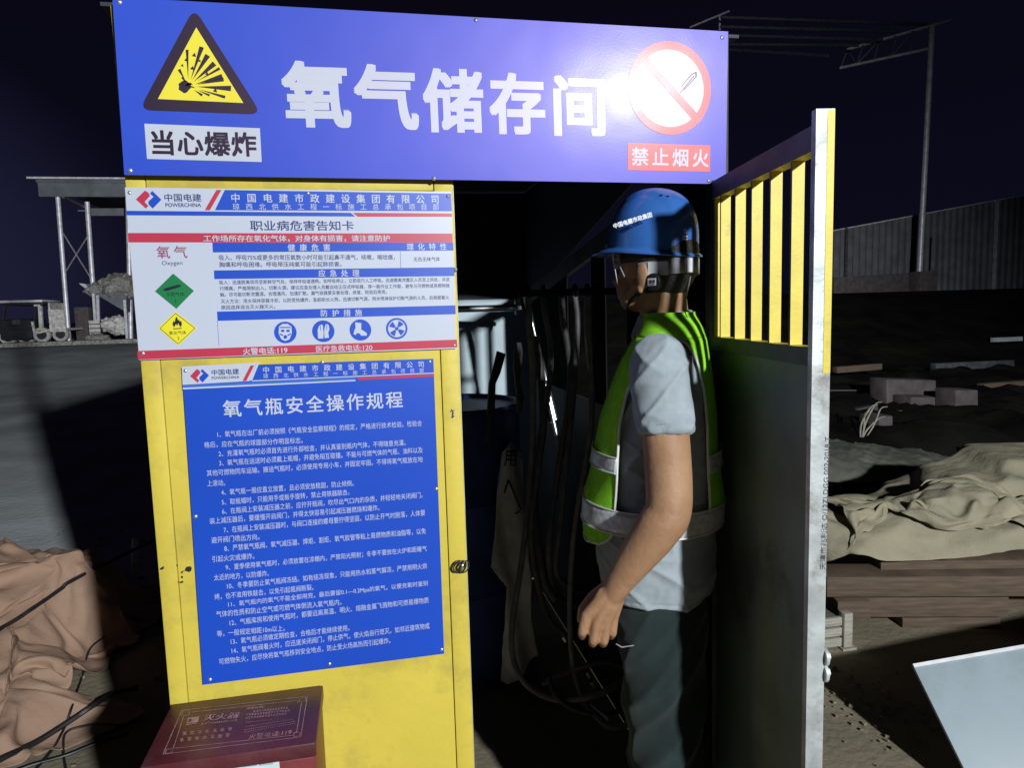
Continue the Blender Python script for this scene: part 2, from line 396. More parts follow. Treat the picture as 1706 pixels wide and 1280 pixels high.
# ================================================================== GROUND AND FAR SETTING
def sst(a, b, x):
    t = max(0, min(1, (x - a) / (b - a))); return t * t * (3 - 2 * t)
def terr(x, y):
    l = .66 * sst(14, 25, y); r = 1.62 * sst(6.5, 14, y + .05 * x)
    t = sst(1, 4, x - .08 * y)
    return l * (1 - t) + r * t
g = MB()
xs = [-400, -120, -60] + [-40 + i * 1.0 for i in range(81)] + [60, 120, 400]
ys = [-60, -20, -10] + [-6 + i * .75 for i in range(60)] + [60, 120, 500]
rows = [[Vector((x, y, terr(x, y) + .012 * noise.noise(Vector((x * 1.7, y * 1.7, 0))) * (1 if -8 < x < 8 and y < 8 else 0))) for x in xs] for y in ys]
n = len(xs)
for j in range(len(ys) - 1):
    for i in range(n - 1):
        x = (xs[i] + xs[i + 1]) / 2; y = (ys[j] + ys[j + 1]) / 2
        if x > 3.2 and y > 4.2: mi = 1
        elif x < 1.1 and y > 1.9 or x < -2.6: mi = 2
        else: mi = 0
        g.add([rows[j][i], rows[j][i + 1], rows[j + 1][i + 1], rows[j + 1][i]], [(0, 1, 2, 3)], mi)
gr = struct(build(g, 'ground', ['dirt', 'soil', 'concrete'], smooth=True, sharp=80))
bm = bmesh.new(); bm.from_mesh(gr.data); bmesh.ops.remove_doubles(bm, verts=bm.verts, dist=1e-4); bm.to_mesh(gr.data); bm.free()
# loose debris on the dirt
d = MB()
for k in range(260):
    x = random.uniform(1.0, 3.2); y = random.uniform(-.6, 1.3); s = random.uniform(.002, .006) * random.choice((1, 1, 1.7))
    if random.random() < .5: x = random.gauss(1.72, .12); y = random.gauss(.62, .14)
    a = random.uniform(0, 3.1)
    d.obox((x, y, s * .5 + .002), (s * math.cos(a), s * math.sin(a), 0), (-s * .6 * math.sin(a), s * .6 * math.cos(a), s * .1), (0, 0, s * .5))
for k in range(300):
    x = random.uniform(-3.4, -.5); y = random.uniform(.3, 4); s = random.uniform(.004, .014); a = random.uniform(0, 3.1)
    d.obox((x, y, s * .5 + .002), (s * math.cos(a), s * math.sin(a), 0), (-s * .6 * math.sin(a), s * .6 * math.cos(a), s * .1), (0, 0, s * .5))
o = build(d, 'gravel', 'dirt'); o['kind'] = 'stuff'; tag(o, 'scattered chips and gravel on the dirt ground around the cage', 'gravel'); 
# concrete platform edge far left
k = MB(); k.box(-60, -2, 25.6, 26.3, .0, .80)
struct(build(k, 'platform_kerb', 'rubble', bevel=.03))

# far canopy shed on the left
CY = 28.0
root = thing('canopy_shed', (at(97, 570, CY).x, CY, .66), 'dark open canopy shed with flat sheet roof on thin shiny poles, far left', 'shed')
def pole(px0, py0, px1, py1, Y, r, name='post', par=None, zb=None):
    a, b = at(px0, py0, Y), at(px1, py1, Y)
    if zb is not None: b.z = zb
    m = MB(); m.tube([b, a], r, 10); return build(m, name, 'polesteel', par, smooth=True)
pole(96, 326, 115, 571, CY, .085, par=root, zb=.55); pole(145, 336, 160, 560, CY + 3, .10, par=root, zb=.55)
pole(213, 330, 217, 560, CY, .09, par=root, zb=.55)
m = MB(); zt = at(62, 300, CY).z
x0, x1 = at(64, 310, CY).x, -2.0
m.box(x0, x1, CY - .2, CY + 7, zt - .12, zt); build(m, 'roof_sheet', 'roofsheet', root, bevel=.02)
m = MB(); m.box(x0 + .05, x1, CY - .17, CY - .09, zt - .62, zt - .122); build(m, 'fascia', 'roofsheet', root)
m = MB(); m.box(x0 - .25, x1, CY - .3, CY - .215, zt + .003, zt + .07); build(m, 'gutter', 'polesteel', root)
m = MB(); m.box(at(100, 330, CY).x, x1, CY + 2.95, CY + 3.05, zt - .9, zt - .6)
m.bar(at(105, 328, CY), at(140, 345, CY + 3), .08); m.bar(at(130, 351, CY + 3), at(215, 353, CY + 3), .06); build(m, 'roof_beam', 'roofsheet', root)
m = MB(); m.bar(at(103, 385, CY), at(153, 466, CY + 3), .035); m.bar(at(108, 455, CY), at(147, 392, CY + 3), .035); build(m, 'cross_brace', 'polesteel', root)

# farm truck parked under the canopy's left side
tr = thing('farm_truck', (at(55, 572, 26.8).x, 26.8, .66), 'small dark farm truck with open cab and pale slatted cargo bed, far left', 'truck')
TY = 26.8
def tbx(px0, py0, px1, py1, y0, dep, name, mat, bev=.02, par=tr):
    a, b = at(px0, py0, y0), at(px1, py1, y0); m = MB(); m.box(min(a.x, b.x), max(a.x, b.x), y0, y0 + dep, min(a.z, b.z), max(a.z, b.z)); return build(m, name, mat, par, bevel=bev)
tbx(-4, 533, 55, 566, TY, 1.3, 'front_body', 'darkpaint', .08)
tbx(6, 504, 72, 508, TY - .05, 1.5, 'cab_roof', 'darkpaint', .02)
tbx(-6, 501, 70, 503.4, TY - .1, 1.55, 'roof_tarp', 'polesteel', .02)
for p0, p1 in (((9, 508), (5, 535)), ((60, 508), (56, 560)), ((69, 508), (72, 545))): m = MB(); m.bar(at(*p0, TY + .1), at(*p1, TY + .1), .07); build(m, 'cab_post', 'darkpaint', tr)
m = MB(); m.bar(at(57, 509, TY - .12), at(67, 509, TY - .12), .06); m.bar(at(67, 510, TY - .12), at(69, 546, TY - .12), .11); m.bar(at(54, 536, TY - .12), at(58, 556, TY - .12), .07); m.bar(at(57, 556, TY - .12), at(80, 551, TY - .12), .07)
build(m, 'door_frame', 'cargo', tr)
tbx(20, 533, 34, 541, TY - .03, .02, 'number_plate', 'block', 0)
tbx(12, 541, 52, 549, TY - .06, .05, 'bumper', 'darkpaint', .01)
m = MB()
a = at(80, 516, TY); b = at(109, 547, TY)
m.box(a.x, b.x, TY + .02, TY + 1.6, b.z - .08, b.z)
for q in range(6):
    x = a.x + (b.x - a.x) * (q + .5) / 6; m.box(x - .045, x + .045, TY, TY + .03, b.z, a.z)
for q in range(4):
    z = b.z + (a.z - b.z) * (q + .15) / 3.6; m.box(a.x, b.x, TY - .022, TY - .002, z, z + .07)
m.box(a.x, a.x + .05, TY + .035, TY + 1.6, b.z, a.z + .25)
build(m, 'cargo_bed', 'cargo', tr)
tbx(55, 549, 110, 552.5, TY + .1, .12, 'chassis_rail', 'cargo', .01)
def wheel(px, py, r, y):
    c = at(px, py, y); m = MB(); R = [(r, -.09), (r * 1.02, -.05), (r * 1.02, .05), (r, .09), (r * .6, .10), (r * .55, .06)]
    n = 24; rings = [[c + Vector((q[0] * math.cos(t), q[1], q[0] * math.sin(t))) for t in [2 * math.pi * i / n for i in range(n)]] for q in [(.62 * r, -.08)] + R]
    m.loft(rings, cap=False); wt = build(m, 'wheel', 'tyre', tr, smooth=True, sharp=50)
    m = MB(); m.tube([c + Vector((0, -.075, 0)), c + Vector((0, .07, 0))], r * .62, 20); m.tube([c + Vector((0, -.12, 0)), c + Vector((0, -.07, 0))], r * .2, 12); build(m, 'hub', 'darkpaint', wt, smooth=True)
wheel(71, 558, .27, TY + .1); wheel(102, 557, .26, TY + .25); wheel(15, 562, .27, TY + .2); wheel(45, 562, .27, TY + .3)

# steel hopper with sacks
hp = thing('steel_hopper', (at(182, 560, 27.5).x, 27.5, .66), 'steel hopper on thin legs under the canopy, beside the farm truck', 'hopper')
HY = 27.5
m = MB(); a, b, c, dd = at(158, 489, HY), at(211, 492, HY), at(211, 520, HY), at(196, 512, HY)
m.prism([a, b, c, dd], (0, .9, 0)); build(m, 'bin', 'roofsheet', hp)
for p0, p1 in (((156, 489), (160, 560)), ((163, 492), (164, 560)), ((208, 500), (212, 563))):
    q = at(*p1, HY); q.z = .6; m = MB(); m.bar(q, at(*p0, HY), .09); build(m, 'leg', 'polesteel', hp)
m = MB(); m.prism([at(131, 472, HY), at(142, 473, HY), at(152, 487, HY), at(149, 486, HY)], (0, .5, 0)); build(m, 'chute', 'polesteel', hp)
def lump(name, c, r, mat, seed, par=None, sx=1, sy=1, sz=1, amp=.35, fr=2.0):
    m = MB(); m.ell((0, 0, 0), (1, 0, 0), (0, 1, 0), (0, 0, 1), 44, 28)
    for i, p in enumerate(m.v):
        q = 1 + amp * noise.fractal(p * fr + Vector((seed, 0, 0)), 1.0, 2.0, 3); m.v[i] = Vector(c) + Vector((p.x * sx, p.y * sy, p.z * sz)) * r * q
    return build(m, name, mat, par, smooth=True, sharp=180, org=None if par else c)
for i, (px, py, r, sz, lb) in enumerate([(163, 483, .42, .6, 'grey sack slumped on the hopper edge beside its pole'), (178, 478, .40, .75, 'grey sack in the middle of the heap on the hopper'), (198, 478, .62, .8, 'biggest round grey sack on top of the steel hopper')]):
    tag(lump('sack', at(px, py, HY + .4), r, 'rubble', i * 3.1, sz=sz), lb, 'sack', 'sacks heaped on the hopper')
for i, (px, py, r, lb) in enumerate([(182, 541, .34, 'left pale rubble sack under the hopper'), (197, 536, .3, 'upper pale rubble sack under the hopper'), (199, 548, .32, 'lower pale rubble sack under the hopper')]):
    tag(lump('rubble_sack', at(px, py, HY + .3), r, 'cargo', 9 + i * 2.2, sz=.75), lb, 'sack', 'rubble sacks under the hopper')
a = at(147, 533, HY - .1); b = at(168, 560, HY - .1)
cr_ = thing('stacked_crate', (a.x, HY - .1, .7), 'pale slatted crate standing between the hopper legs', 'crate')
m = MB()
for q in range(4): m.box(a.x, b.x, HY - .1, HY - .07, b.z + (a.z - b.z) * (q / 4), b.z + (a.z - b.z) * (q / 4 + .2))
build(m, 'slat', 'cargo', cr_); m = MB(); m.box(a.x, b.x, HY - .067, HY + .4, b.z, a.z - .03); build(m, 'inner_box', 'darkpaint', cr_)
m = MB(); m.box(at(122, 510, 29).x, at(146, 510, 29).x, 29, 30, .5, at(122, 512, 29).z); tag(build(m, 'site_cabinet', 'block', bevel=.03), 'dark tall cabinet standing between the canopy poles', 'cabinet')
tag(lump('sand_heap', at(162, 566, 26.6), .30, 'rubble', 4, sx=1.3, sz=.7), 'small grey sand heap at the foot of the hopper', 'heap')

# ------------------------------------------------------------------ right background
RY = 16.0
sh = thing('steel_shed_frame', (at(1530, 487, RY).x, RY, 1.6), 'tall thin steel shed frame with lattice truss against the night sky', 'shed frame')
m = MB(); p0, p1 = at(1553, 42, RY), at(1530, 490, RY); m.tube([p1, p0], .075, 10); build(m, 'post', 'polesteel', sh, smooth=True)
m = MB(); p0, p1 = at(1563, 390, RY), at(1559, 488, RY); m.tube([p1, p0], .03, 8); build(m, 'post', 'darksteel', sh, smooth=True)
ta, tb = at(1412, 82, RY + 2.5), at(1586, 33, RY - .3); ba, bb = at(1400, 113, RY + 2.5), at(1548, 81, RY)
for a, b in ((ta, tb), (ba, bb)): m = MB(); m.bar(a, b, .07); build(m, 'truss_chord', 'polesteel', sh)
m = MB()
for q in range(6):
    t = q / 5; A = ta.lerp(at(1553, 42, RY), t); B = ba.lerp(bb, t); m.bar(A, B, .035)
    if q < 5: m.bar(B if q % 2 else A, ta.lerp(at(1553, 42, RY), (q + 1) / 5) if q % 2 else ba.lerp(bb, (q + 1) / 5), .03)
build(m, 'lattice', 'fence', sh)
for px0, py0, px1, py1 in ((1200, 28, 1545, 40), (1200, 44, 1500, 52), (1205, 58, 1470, 66), (1210, 73, 1430, 75), (1215, 82, 1380, 92)):
    m = MB(); m.bar(at(px0, py0, RY + 6), at(px1, py1, RY + 1), .05, .08); build(m, 'purlin', 'darksteel', sh)
m = MB(); m.bar(at(1215, 18, RY + 7), at(1150, 45, RY + 8.6), .05); m.bar(at(1199, 25, RY + 7.3), at(1199, 60, RY + 7.3), .05); build(m, 'far_rafter', 'polesteel', sh)

fe = thing('corrugated_fence', (at(1540, 430, 17).x, 17, 1.6), 'long grey corrugated sheet fence on the dark bank, far right', 'fence')
A, B = at(1385, 386, 17.5), at(1760, 316, 16.5); zb = 2.45
def fence_run(A, B, zb0, zb1, par, pitch=.2):
    m = MB(); n = int((B - A).xy.length / pitch * 4); nx = Vector((B.y - A.y, A.x - B.x, 0)).normalized(); top = []; bot = []
    for i in range(n + 1):
        t = i / n; p = A.lerp(B, t) + nx * (.025 if (i % 4) in (0, 1) else -.025); top.append(p); bot.append(Vector((p.x, p.y, zb0 + (zb1 - zb0) * t)))
    m.grid([bot, top]); return build(m, 'corrugated_panel', 'fence', par, solid=.004)
fence_run(A, B, 1.5, 1.55, fe)
for px in (1433, 1541, 1657):
    p = at(px, 300, 16.8); t = (p.x - A.x) / (B.x - A.x); q = A.lerp(B, t); m = MB(); m.bar(Vector((q.x, q.y - .1, 1.3)), Vector((q.x, q.y - .1, q.z + .03)), .07); build(m, 'fence_post', 'polesteel' if px == 1657 else 'darksteel', fe)
m = MB(); m.bar(A + Vector((0, -.05, .02)), B + Vector((0, -.05, .02)), .05, .035); build(m, 'top_rail', 'polesteel', fe)

def slab(name, pts, Y, dep, mat, label, cat, group=None, bev=.01):
    a = [at(*p, Y) for p in pts]; c = sum(a, Vector()) / len(a); m = MB(); m.prism(a, (0, dep, 0))
    return tag(build(m, name, mat, None, bevel=bev, org=c), label, cat, group)
slab('concrete_slab', [(1390, 462), (1515, 455), (1515, 487), (1390, 490)], 14, .4, 'block', 'long low concrete slab on the dark bank left of the shed post', 'slab')
slab('concrete_slab', [(1532, 452), (1560, 450), (1560, 486), (1532, 488)], 14.2, .4, 'block', 'short upright concrete slab right of the shed post', 'slab')
slab('steel_strip', [(1655, 563), (1704, 561), (1704, 568), (1655, 570)], 9, .06, 'polesteel', 'pale steel strip lying alone in the dark at far right', 'strip', bev=0)
m = MB(); m.tube([at(1376, 651, 5.2), at(1475, 650.5, 5.2)], .009, 8); tag(build(m, 'steel_tube', 'chrome', None, smooth=True, org=at(1425, 651, 5.2)), 'thin bright steel tube lying level beside the gate post', 'tube')
for i, (p, lb) in enumerate([([(1477, 632), (1560, 634), (1560, 655), (1477, 658)], 'wide dark grey block behind the dry grass stalks'), ([(1518, 662), (1565, 662), (1565, 674), (1518, 674)], 'low grey block in front of the wide dark block'), ([(1592, 650), (1630, 650), (1630, 678), (1592, 678)], 'square pinkish block standing at the back of the junk pile'), ([(1557, 712), (1622, 708), (1622, 738), (1557, 740)], 'large pinkish block just behind the khaki canvas'), ([(1464, 695), (1488, 693), (1488, 712), (1464, 714)], 'small grey block beside the dry grass stalks')]):
    slab('concrete_block', p[:2] + [(q_[0], q_[1] + 26) for q_ in p[2:]], 4.6 - .25 * i, .25, 'block', lb, 'block', 'blocks in the junk pile', bev=.012)
for i, (p, Y, lb) in enumerate([([(1380, 690), (1462, 676), (1464, 684), (1382, 700)], 4.4, 'dark board slanting up beside the gate post'), ([(1500, 684), (1580, 690), (1580, 698), (1500, 692)], 4.3, 'thin dark board below the wide grey block'), ([(1632, 690), (1700, 682), (1720, 700), (1640, 704)], 4.5, 'broad dark board at the right end of the junk pile'), ([(1395, 612), (1470, 606), (1470, 616), (1395, 622)], 6.0, 'far dark board lying above the bright steel tube'), ([(1560, 606), (1690, 600), (1690, 612), (1560, 618)], 6.2, 'longest far board in the dark at right'), ([(1640, 640), (1720, 634), (1720, 662), (1640, 668)], 5.0, 'dark crate side standing right of the pinkish block')]):
    slab('scrap_board', p, Y, .10, 'wood' if i % 2 else 'darksteel', lb, 'board', 'boards in the junk pile', bev=.004)
for i, (x0, x1, lb) in enumerate([(1607, 1660, 'longest pale clay pipe above the khaki canvas'), (1664, 1691, 'middle pale clay pipe above the khaki canvas'), (1696, 1740, 'pale clay pipe cut off by the right picture edge')]):
    a, b = at(x0, 747, 3.0), at(x1, 745, 2.95); m = MB(); m.tube([a, b], .022, 14); tag(build(m, 'clay_pipe', 'khaki', None, smooth=True, sharp=50, org=a), lb, 'pipe', 'clay pipes behind the canvas')
# heap that carries the junk
def heap(name, mat, x0, x1, y0, y1, hf, label, cat, nx=60, ny=40, amp=.02, kind=None):
    m = MB(); rows = []
    for j in range(ny + 1):
        y = y0 + (y1 - y0) * j / ny; row = []
        for i in range(nx + 1):
            x = x0 + (x1 - x0) * i / nx; row.append(Vector((x, y, hf(x, y) + amp * noise.fractal(Vector((x * 3, y * 3, 1)), 1, 2, 4))))
        rows.append(row)
    m.grid(rows); o = build(m, name, mat, None, smooth=True, sharp=60, org=((x0 + x1) / 2, (y0 + y1) / 2, 0)); return tag(o, label, cat)
heap('soil_heap', 'soil', 2.4, 9, 2.6, 6.6, lambda x, y: -.1 + .50 * sst(2.5, 3.4, y) * sst(2.4, 3.2, x) + .12 * sst(4, 6, y), 'dark soil heap carrying the junk behind the khaki canvas', 'heap', amp=.08)
m = MB(); b0 = at(1434, 742, 3.4)
for dx, dz, cv in ((.14, .32, .03), (.19, .28, -.02), (.10, .30, .05), (.05, .25, .0), (.17, .2, .04)):
    m.tube(bez([b0, b0 + Vector((dx * .5 - cv, 0, dz * .55)), b0 + Vector((dx, .02, dz)), b0 + Vector((dx + .07, .03, dz + .015))], 6), [.006] * 12 + [.004] * 7, 5)
tag(build(m, 'dry_grass_tuft', 'straw', None, smooth=True, org=b0), 'pale dry grass stalks bent over beside the gate post', 'grass tuft')

# timber stack
UP = Vector((0, 0, 1)); E1 = Vector((.967, -.255, 0)); E2 = Vector((.255, .967, 0))
def plank(px, py0, py1, L, dep, yoff, label, mat='wood', rot=0, Y=1.1):
    a = at(px, py0, Y); b = at(px, py1, Y); a.z = max(a.z, 0); b.z = max(b.z, .0); e1 = E1.copy(); e1.rotate(Matrix.Rotation(rot, 3, 'Z')); e2 = Vector((-e1.y, e1.x, 0))
    c = Vector((a.x, a.y, (a.z + b.z) / 2)) + e1 * (L / 2) + e2 * (dep / 2 + yoff); m = MB(); m.obox(c, e1 * (L / 2), e2 * (dep / 2), Vector((0, 0, abs(a.z - b.z) / 2 - .001)))
    return tag(build(m, 'timber_plank', mat, None, bevel=.003, org=c), label, 'timber', 'brown timbers stacked under the canvas')
plank(1378, 962, 996, 1.7, .16, 0, 'longest brown timber beam running across the stack')
plank(1437, 997, 1030, .62, .14, .004, 'shorter brown timber under the long beam', rot=.0)
plank(1393, 1000, 1030, .14, .16, -.02, 'stub of brown timber beside the galvanised post')
plank(1504, 1030, 1058, .42, .14, .0, 'lowest brown timber block on the dirt ground')
plank(1470, 938, 961, 1.5, .18, .012, 'upper brown timber just under the khaki canvas', rot=.02)
plank(1640, 1000, 1030, .5, .3, .12, 'rear timber block in the shade at the right end of the stack')

# khaki canvas draped over the stack
def drape(name, mat, front, top, back, label, cat, nx=120, ny=60, amp=.045, seed=0, fr=3.0, sx=1.0):
    """front/top/back: polylines of world points, same count; cloth runs front hem -> top -> back"""
    m = MB(); rows = []
    F, Tt, B = bez(front, 12), bez(top, 12), bez(back, 12); n = min(len(F), len(Tt), len(B))
    def smp(P, t):
        q = t * (len(P) - 1); i = min(int(q), len(P) - 2); return P[i].lerp(P[i + 1], q - i)
    for j in range(ny + 1):
        s = j / ny; row = []
        for i in range(nx + 1):
            t = i / nx; f, tp, b = smp(F, t), smp(Tt, t), smp(B, t)
            if s < .55:
                q = s / .55; p = f.lerp(tp, q); p.z = f.z + (tp.z - f.z) * math.sin(q * math.pi / 2) ** .9; p += (b - tp).normalized() * (-.10 * math.sin(q * math.pi))
            else: p = tp.lerp(b, (s - .55) / .45); p.z += .03 * math.sin((s - .55) / .45 * math.pi)
            w = Vector((p.x * sx, p.y, p.z * 1.3)) * fr + Vector((seed, 0, 0))
            rg = 1 - abs(noise.noise(w)) * 2; rg2 = 1 - abs(noise.noise(w * 2.3 + Vector((5, 1, 2)))) * 2
            dsp = .014 * max(0, 1 - abs(noise.noise(Vector((w.x * 3 + w.z, w.y * 3, w.z * 4)))) * 3) ** 1.5 + amp * (.75 * rg * rg * (1 if rg > 0 else 0) + .4 * rg2 * max(rg2, 0)) + amp * .9 * noise.noise(w * .5)
            nn = Vector((-.1, -.75, .6)); p = p + nn * (dsp * min(1, .25 + 3 * s))
            row.append(p)
        rows.append(row)
    m.grid(rows); o = build(m, name, mat, None, smooth=True, sharp=180, solid=.004, org=rows[0][nx // 2]); return tag(o, label, cat)
def PL(px): return [at(x, y, Y) for x, y, Y in px]
def settle_cloth(rows, colliders, frames=38, expand=.10, bend=.25, drop=()):
    """let a sheet fall over solid lumps so that it folds like cloth; colliders are (verts, faces)"""
    n = len(rows[0]); me = bpy.data.meshes.new('t')
    me.from_pydata([tuple(p) for r in rows for p in r], [], [(i * n + k, i * n + k + 1, (i + 1) * n + k + 1, (i + 1) * n + k) for i in range(len(rows) - 1) for k in range(n - 1)])
    o = bpy.data.objects.new('t', me); COL.objects.link(o); tmp = [o]
    for c in colliders:
        m2 = bpy.data.meshes.new('t'); m2.from_pydata([tuple(p) for p in c.v], [], c.f); q = bpy.data.objects.new('t', m2); COL.objects.link(q); q.modifiers.new('c', 'COLLISION')
        q.collision.thickness_outer = .010; q.collision.cloth_friction = 30; tmp.append(q)
    md = o.modifiers.new('c', 'CLOTH'); st = md.settings; st.quality = 5; st.mass = .25; st.bending_stiffness = bend; st.tension_stiffness = 22; st.compression_stiffness = 22; st.shear_stiffness = 8; st.air_damping = 3; st.shrink_min = -expand
    k = md.collision_settings; k.use_collision = True; k.distance_min = .008; k.use_self_collision = False; k.collision_quality = 3
    S.frame_start = 1; S.frame_end = frames; md.point_cache.frame_start = 1; md.point_cache.frame_end = frames
    for f in range(1, frames + 1): S.frame_set(f)
    ev = o.evaluated_get(bpy.context.evaluated_depsgraph_get()); m2 = ev.to_mesh(); P = [v.co.copy() for v in m2.vertices]; ev.to_mesh_clear()
    for q in tmp: bpy.data.objects.remove(q)
    S.frame_set(1); N = len(rows)
    for _ in range(2):
        Q = [p.copy() for p in P]
        for j in range(1, N - 1):
            for i in range(1, n - 1): Q[j * n + i] = P[j * n + i] * .6 + (P[j * n + i - 1] + P[j * n + i + 1] + P[(j - 1) * n + i] + P[(j + 1) * n + i]) * .1
        P = Q
    return [P[j * n:(j + 1) * n] for j in range(N)]
def sub_sheet(name, rows, mat, label, cat):
    m = MB(); m.grid(rows); o = build(m, name, mat, None, smooth=True, sharp=180, solid=.003, org=rows[0][len(rows[0]) // 2])
    q = o.modifiers.new('sub', 'SUBSURF'); q.levels = 1; q.render_levels = 1; tag(o, label, cat); return o
gfloor = MB(); gfloor.box(-9, 9, -4, 12, -.3, .0)
KO = at(1390, 945, 1.1); KO.z = 0
def KP(u, v, z): return Vector((KO.x, KO.y, z)) + E1 * u + E2 * v
cols = [gfloor]
for u0, u1, v0, v1, z0, z1, tw in ((-.25, 1.75, .0, .5, 0, .285, 0), (.0, 1.6, .10, .62, .29, .37, .06), (.55, 1.9, .30, .75, .37, .47, -.12), (.75, 1.7, .38, .8, .47, .58, .10), (1.0, 1.9, .45, .85, .58, .66, -.05)):
    c = MB(); d_ = E1.copy(); d_.rotate(Matrix.Rotation(tw, 3, 'Z')); e_ = Vector((-d_.y, d_.x, 0)); c.obox(KP((u0 + u1) / 2, (v0 + v1) / 2, (z0 + z1) / 2), d_ * ((u1 - u0) / 2), e_ * ((v1 - v0) / 2), Vector((0, 0, (z1 - z0) / 2))); cols.append(c)
for u, v, z, sx_, sy_, sz_, tw, ti in ((.22, .12, .40, .16, .05, .035, .5, .25), (.52, .16, .42, .20, .04, .03, -.6, -.2), (.95, .14, .46, .22, .04, .04, .35, .2), (1.35, .2, .54, .2, .05, .05, -.4, .3), (.05, .3, .44, .2, .05, .04, .2, -.2), (.7, .35, .52, .22, .05, .05, .8, .1), (1.6, .18, .50, .16, .05, .06, .6, -.25)):
    c = MB(); d_ = E1.copy(); d_.rotate(Matrix.Rotation(tw, 3, 'Z')); d_ = (d_ + UP * ti).normalized(); e_ = UP.cross(d_).normalized(); c.obox(KP(u, v, z), d_ * sx_, e_ * sy_, d_.cross(e_) * sz_); cols.append(c)
for p, r in ((KP(.2, .25, .36), .09), (KP(.5, .2, .36), .07), (KP(1.25, .2, .40), .10), (KP(.3, .55, .36), .11), (KP(1.5, .3, .5), .09)):
    c = MB(); c.ell(p, E1 * r * 2, E2 * r, UP * r, 16, 10); cols.append(c)
NK, NJ = 96, 64
rows = [[KP(-.3 + 2.2 * i / NK, +.045 + 1.05 * j / NJ, .47 + .24 * j / NJ + .10 * i / NK + .05 * noise.noise(Vector((i * .09, j * .09, 2))) + .012 * noise.noise(Vector((i * .35, j * .35, 5)))) for i in range(NK + 1)] for j in range(NJ + 1)]
ksheet = settle_cloth(rows, cols, 38, .22, .12)
sub_sheet('canvas_sheet', ksheet, 'khaki', 'rumpled khaki canvas draped over the brown timber stack', 'canvas')
kc = MB(); kc.grid(ksheet)
rows = [[KP(.0 + 1.05 * i / 60 + .12 * math.sin(j * .1), .06 + .42 * j / 36, .66 + .10 * noise.noise(Vector((i * .12, j * .12, 8))) + .05 * noise.noise(Vector((i * .3, j * .3, 3)))) for i in range(61)] for j in range(37)]
sub_sheet('canvas_bundle', settle_cloth(rows, [kc], 30, .30, .08), 'khaki', 'second khaki canvas bunched up in folds on the left part of the stack', 'canvas')
drape('olive_tarp', 'olive', PL([(1350, 800, 2.45), (1420, 806, 2.45), (1480, 800, 2.45), (1560, 798, 2.45), (1620, 810, 2.45)]),
      PL([(1350, 742, 2.9), (1420, 748, 2.9), (1480, 758, 2.9), (1560, 768, 2.9), (1620, 790, 2.8)]),
      PL([(1350, 738, 3.4), (1420, 744, 3.4), (1480, 752, 3.4), (1560, 764, 3.4), (1620, 780, 3.3)]), 'dark olive tarp slumped behind the khaki canvas', 'tarp', amp=.05, seed=9, nx=70, ny=40)
drape('canvas_scrap', 'khaki', PL([(1600, 772, 2.3), (1640, 764, 2.3), (1690, 758, 2.2), (1740, 752, 2.2)]), PL([(1625, 762, 2.5), (1660, 754, 2.5), (1700, 748, 2.5), (1750, 742, 2.5)]), PL([(1640, 760, 2.8), (1680, 752, 2.8), (1710, 747, 2.8), (1760, 740, 2.8)]), 'folded khaki canvas flap lying on top of the canvas sheet', 'canvas', amp=.03, seed=4, nx=40, ny=20)

# lath crate behind the gate post
a = gz(1378, 1092, 0); lc = thing('lath_crate', (a.x, a.y, 0), 'pale wooden lath crate end peeking out beside the galvanised post', 'crate')
Yc = 1.0; o0 = at(1330, 1088, Yc); ctop = at(1330, 1036, Yc).z; cb = max(.004, o0.z); xe = at(1407, 1060, Yc).x
for q in range(3):
    z0 = cb + (ctop - cb) * (q / 3 + .02); z1 = cb + (ctop - cb) * (q / 3 + .28); m = MB(); m.box(xe - .36, xe - .012, Yc, Yc + .02, z0, z1); build(m, 'lath', 'palewood', lc, bevel=.002)
m = MB(); m.box(xe - .01, xe + .03, Yc - .012, Yc + .03, cb, ctop + .012); build(m, 'corner_post', 'palewood', lc, bevel=.003)
m = MB(); m.box(xe - .36, xe - .012, Yc + .023, Yc + .30, cb, ctop - .015); build(m, 'inner_box', 'olive', lc, bevel=.003)
m = MB(); m.box(xe - .02, xe + .045, Yc - .02, Yc + .06, 0, cb - .002 if cb > .01 else .006); build(m, 'foot', 'palewood', lc)

# pale board leaning on a dark steel bin, bottom right
c0 = gz(1520, 1107, .30); d = ray(1605, 1280); c1 = CC + d * ((c0.x - .01) / d.x); c2 = gz(1760, 1116, .30)
u2 = (c1 - c0).normalized(); u1 = (c2 - c0); u1 = (u1 - u2 * u1.dot(u2)).normalized(); Ld = (c0.z - .006) / -u2.z; nb = u1.cross(u2); nb = nb if nb.z > 0 else -nb
m = MB(); P = [c0, c0 + u1 * 1.3, c0 + u1 * 1.3 + u2 * Ld, c0 + u2 * Ld]
m.prism(P, -nb * .014); bd = build(m, 'leaning_board', 'lightboard', None, bevel=.003, org=c0); tag(bd, 'pale blue grey board leaning against a dark bin, bottom right', 'board')
m = MB(); m.bar(c0 + u2 * .006 + nb * .002, c0 + u1 * 1.3 + u2 * .006 + nb * .002, .011, .003, up=nb); build(m, 'edge_trim', 'white', bd)
bin_ = thing('steel_bin', (c0.x + .55, c0.y + .25, 0), 'low dark steel bin on the dirt behind the leaning pale board', 'bin')
q0 = Vector((c0.x + .30, c0.y - .055, 0)); uu = Vector((u1.x, u1.y, 0)).normalized(); vv = Vector((-uu.y, uu.x, 0))
m = MB(); m.prism([q0, q0 + uu * .8, q0 + uu * .8 + vv * .10, q0 + vv * .10], (0, 0, .225)); build(m, 'bin_body', 'darksteel', bin_, bevel=.006)
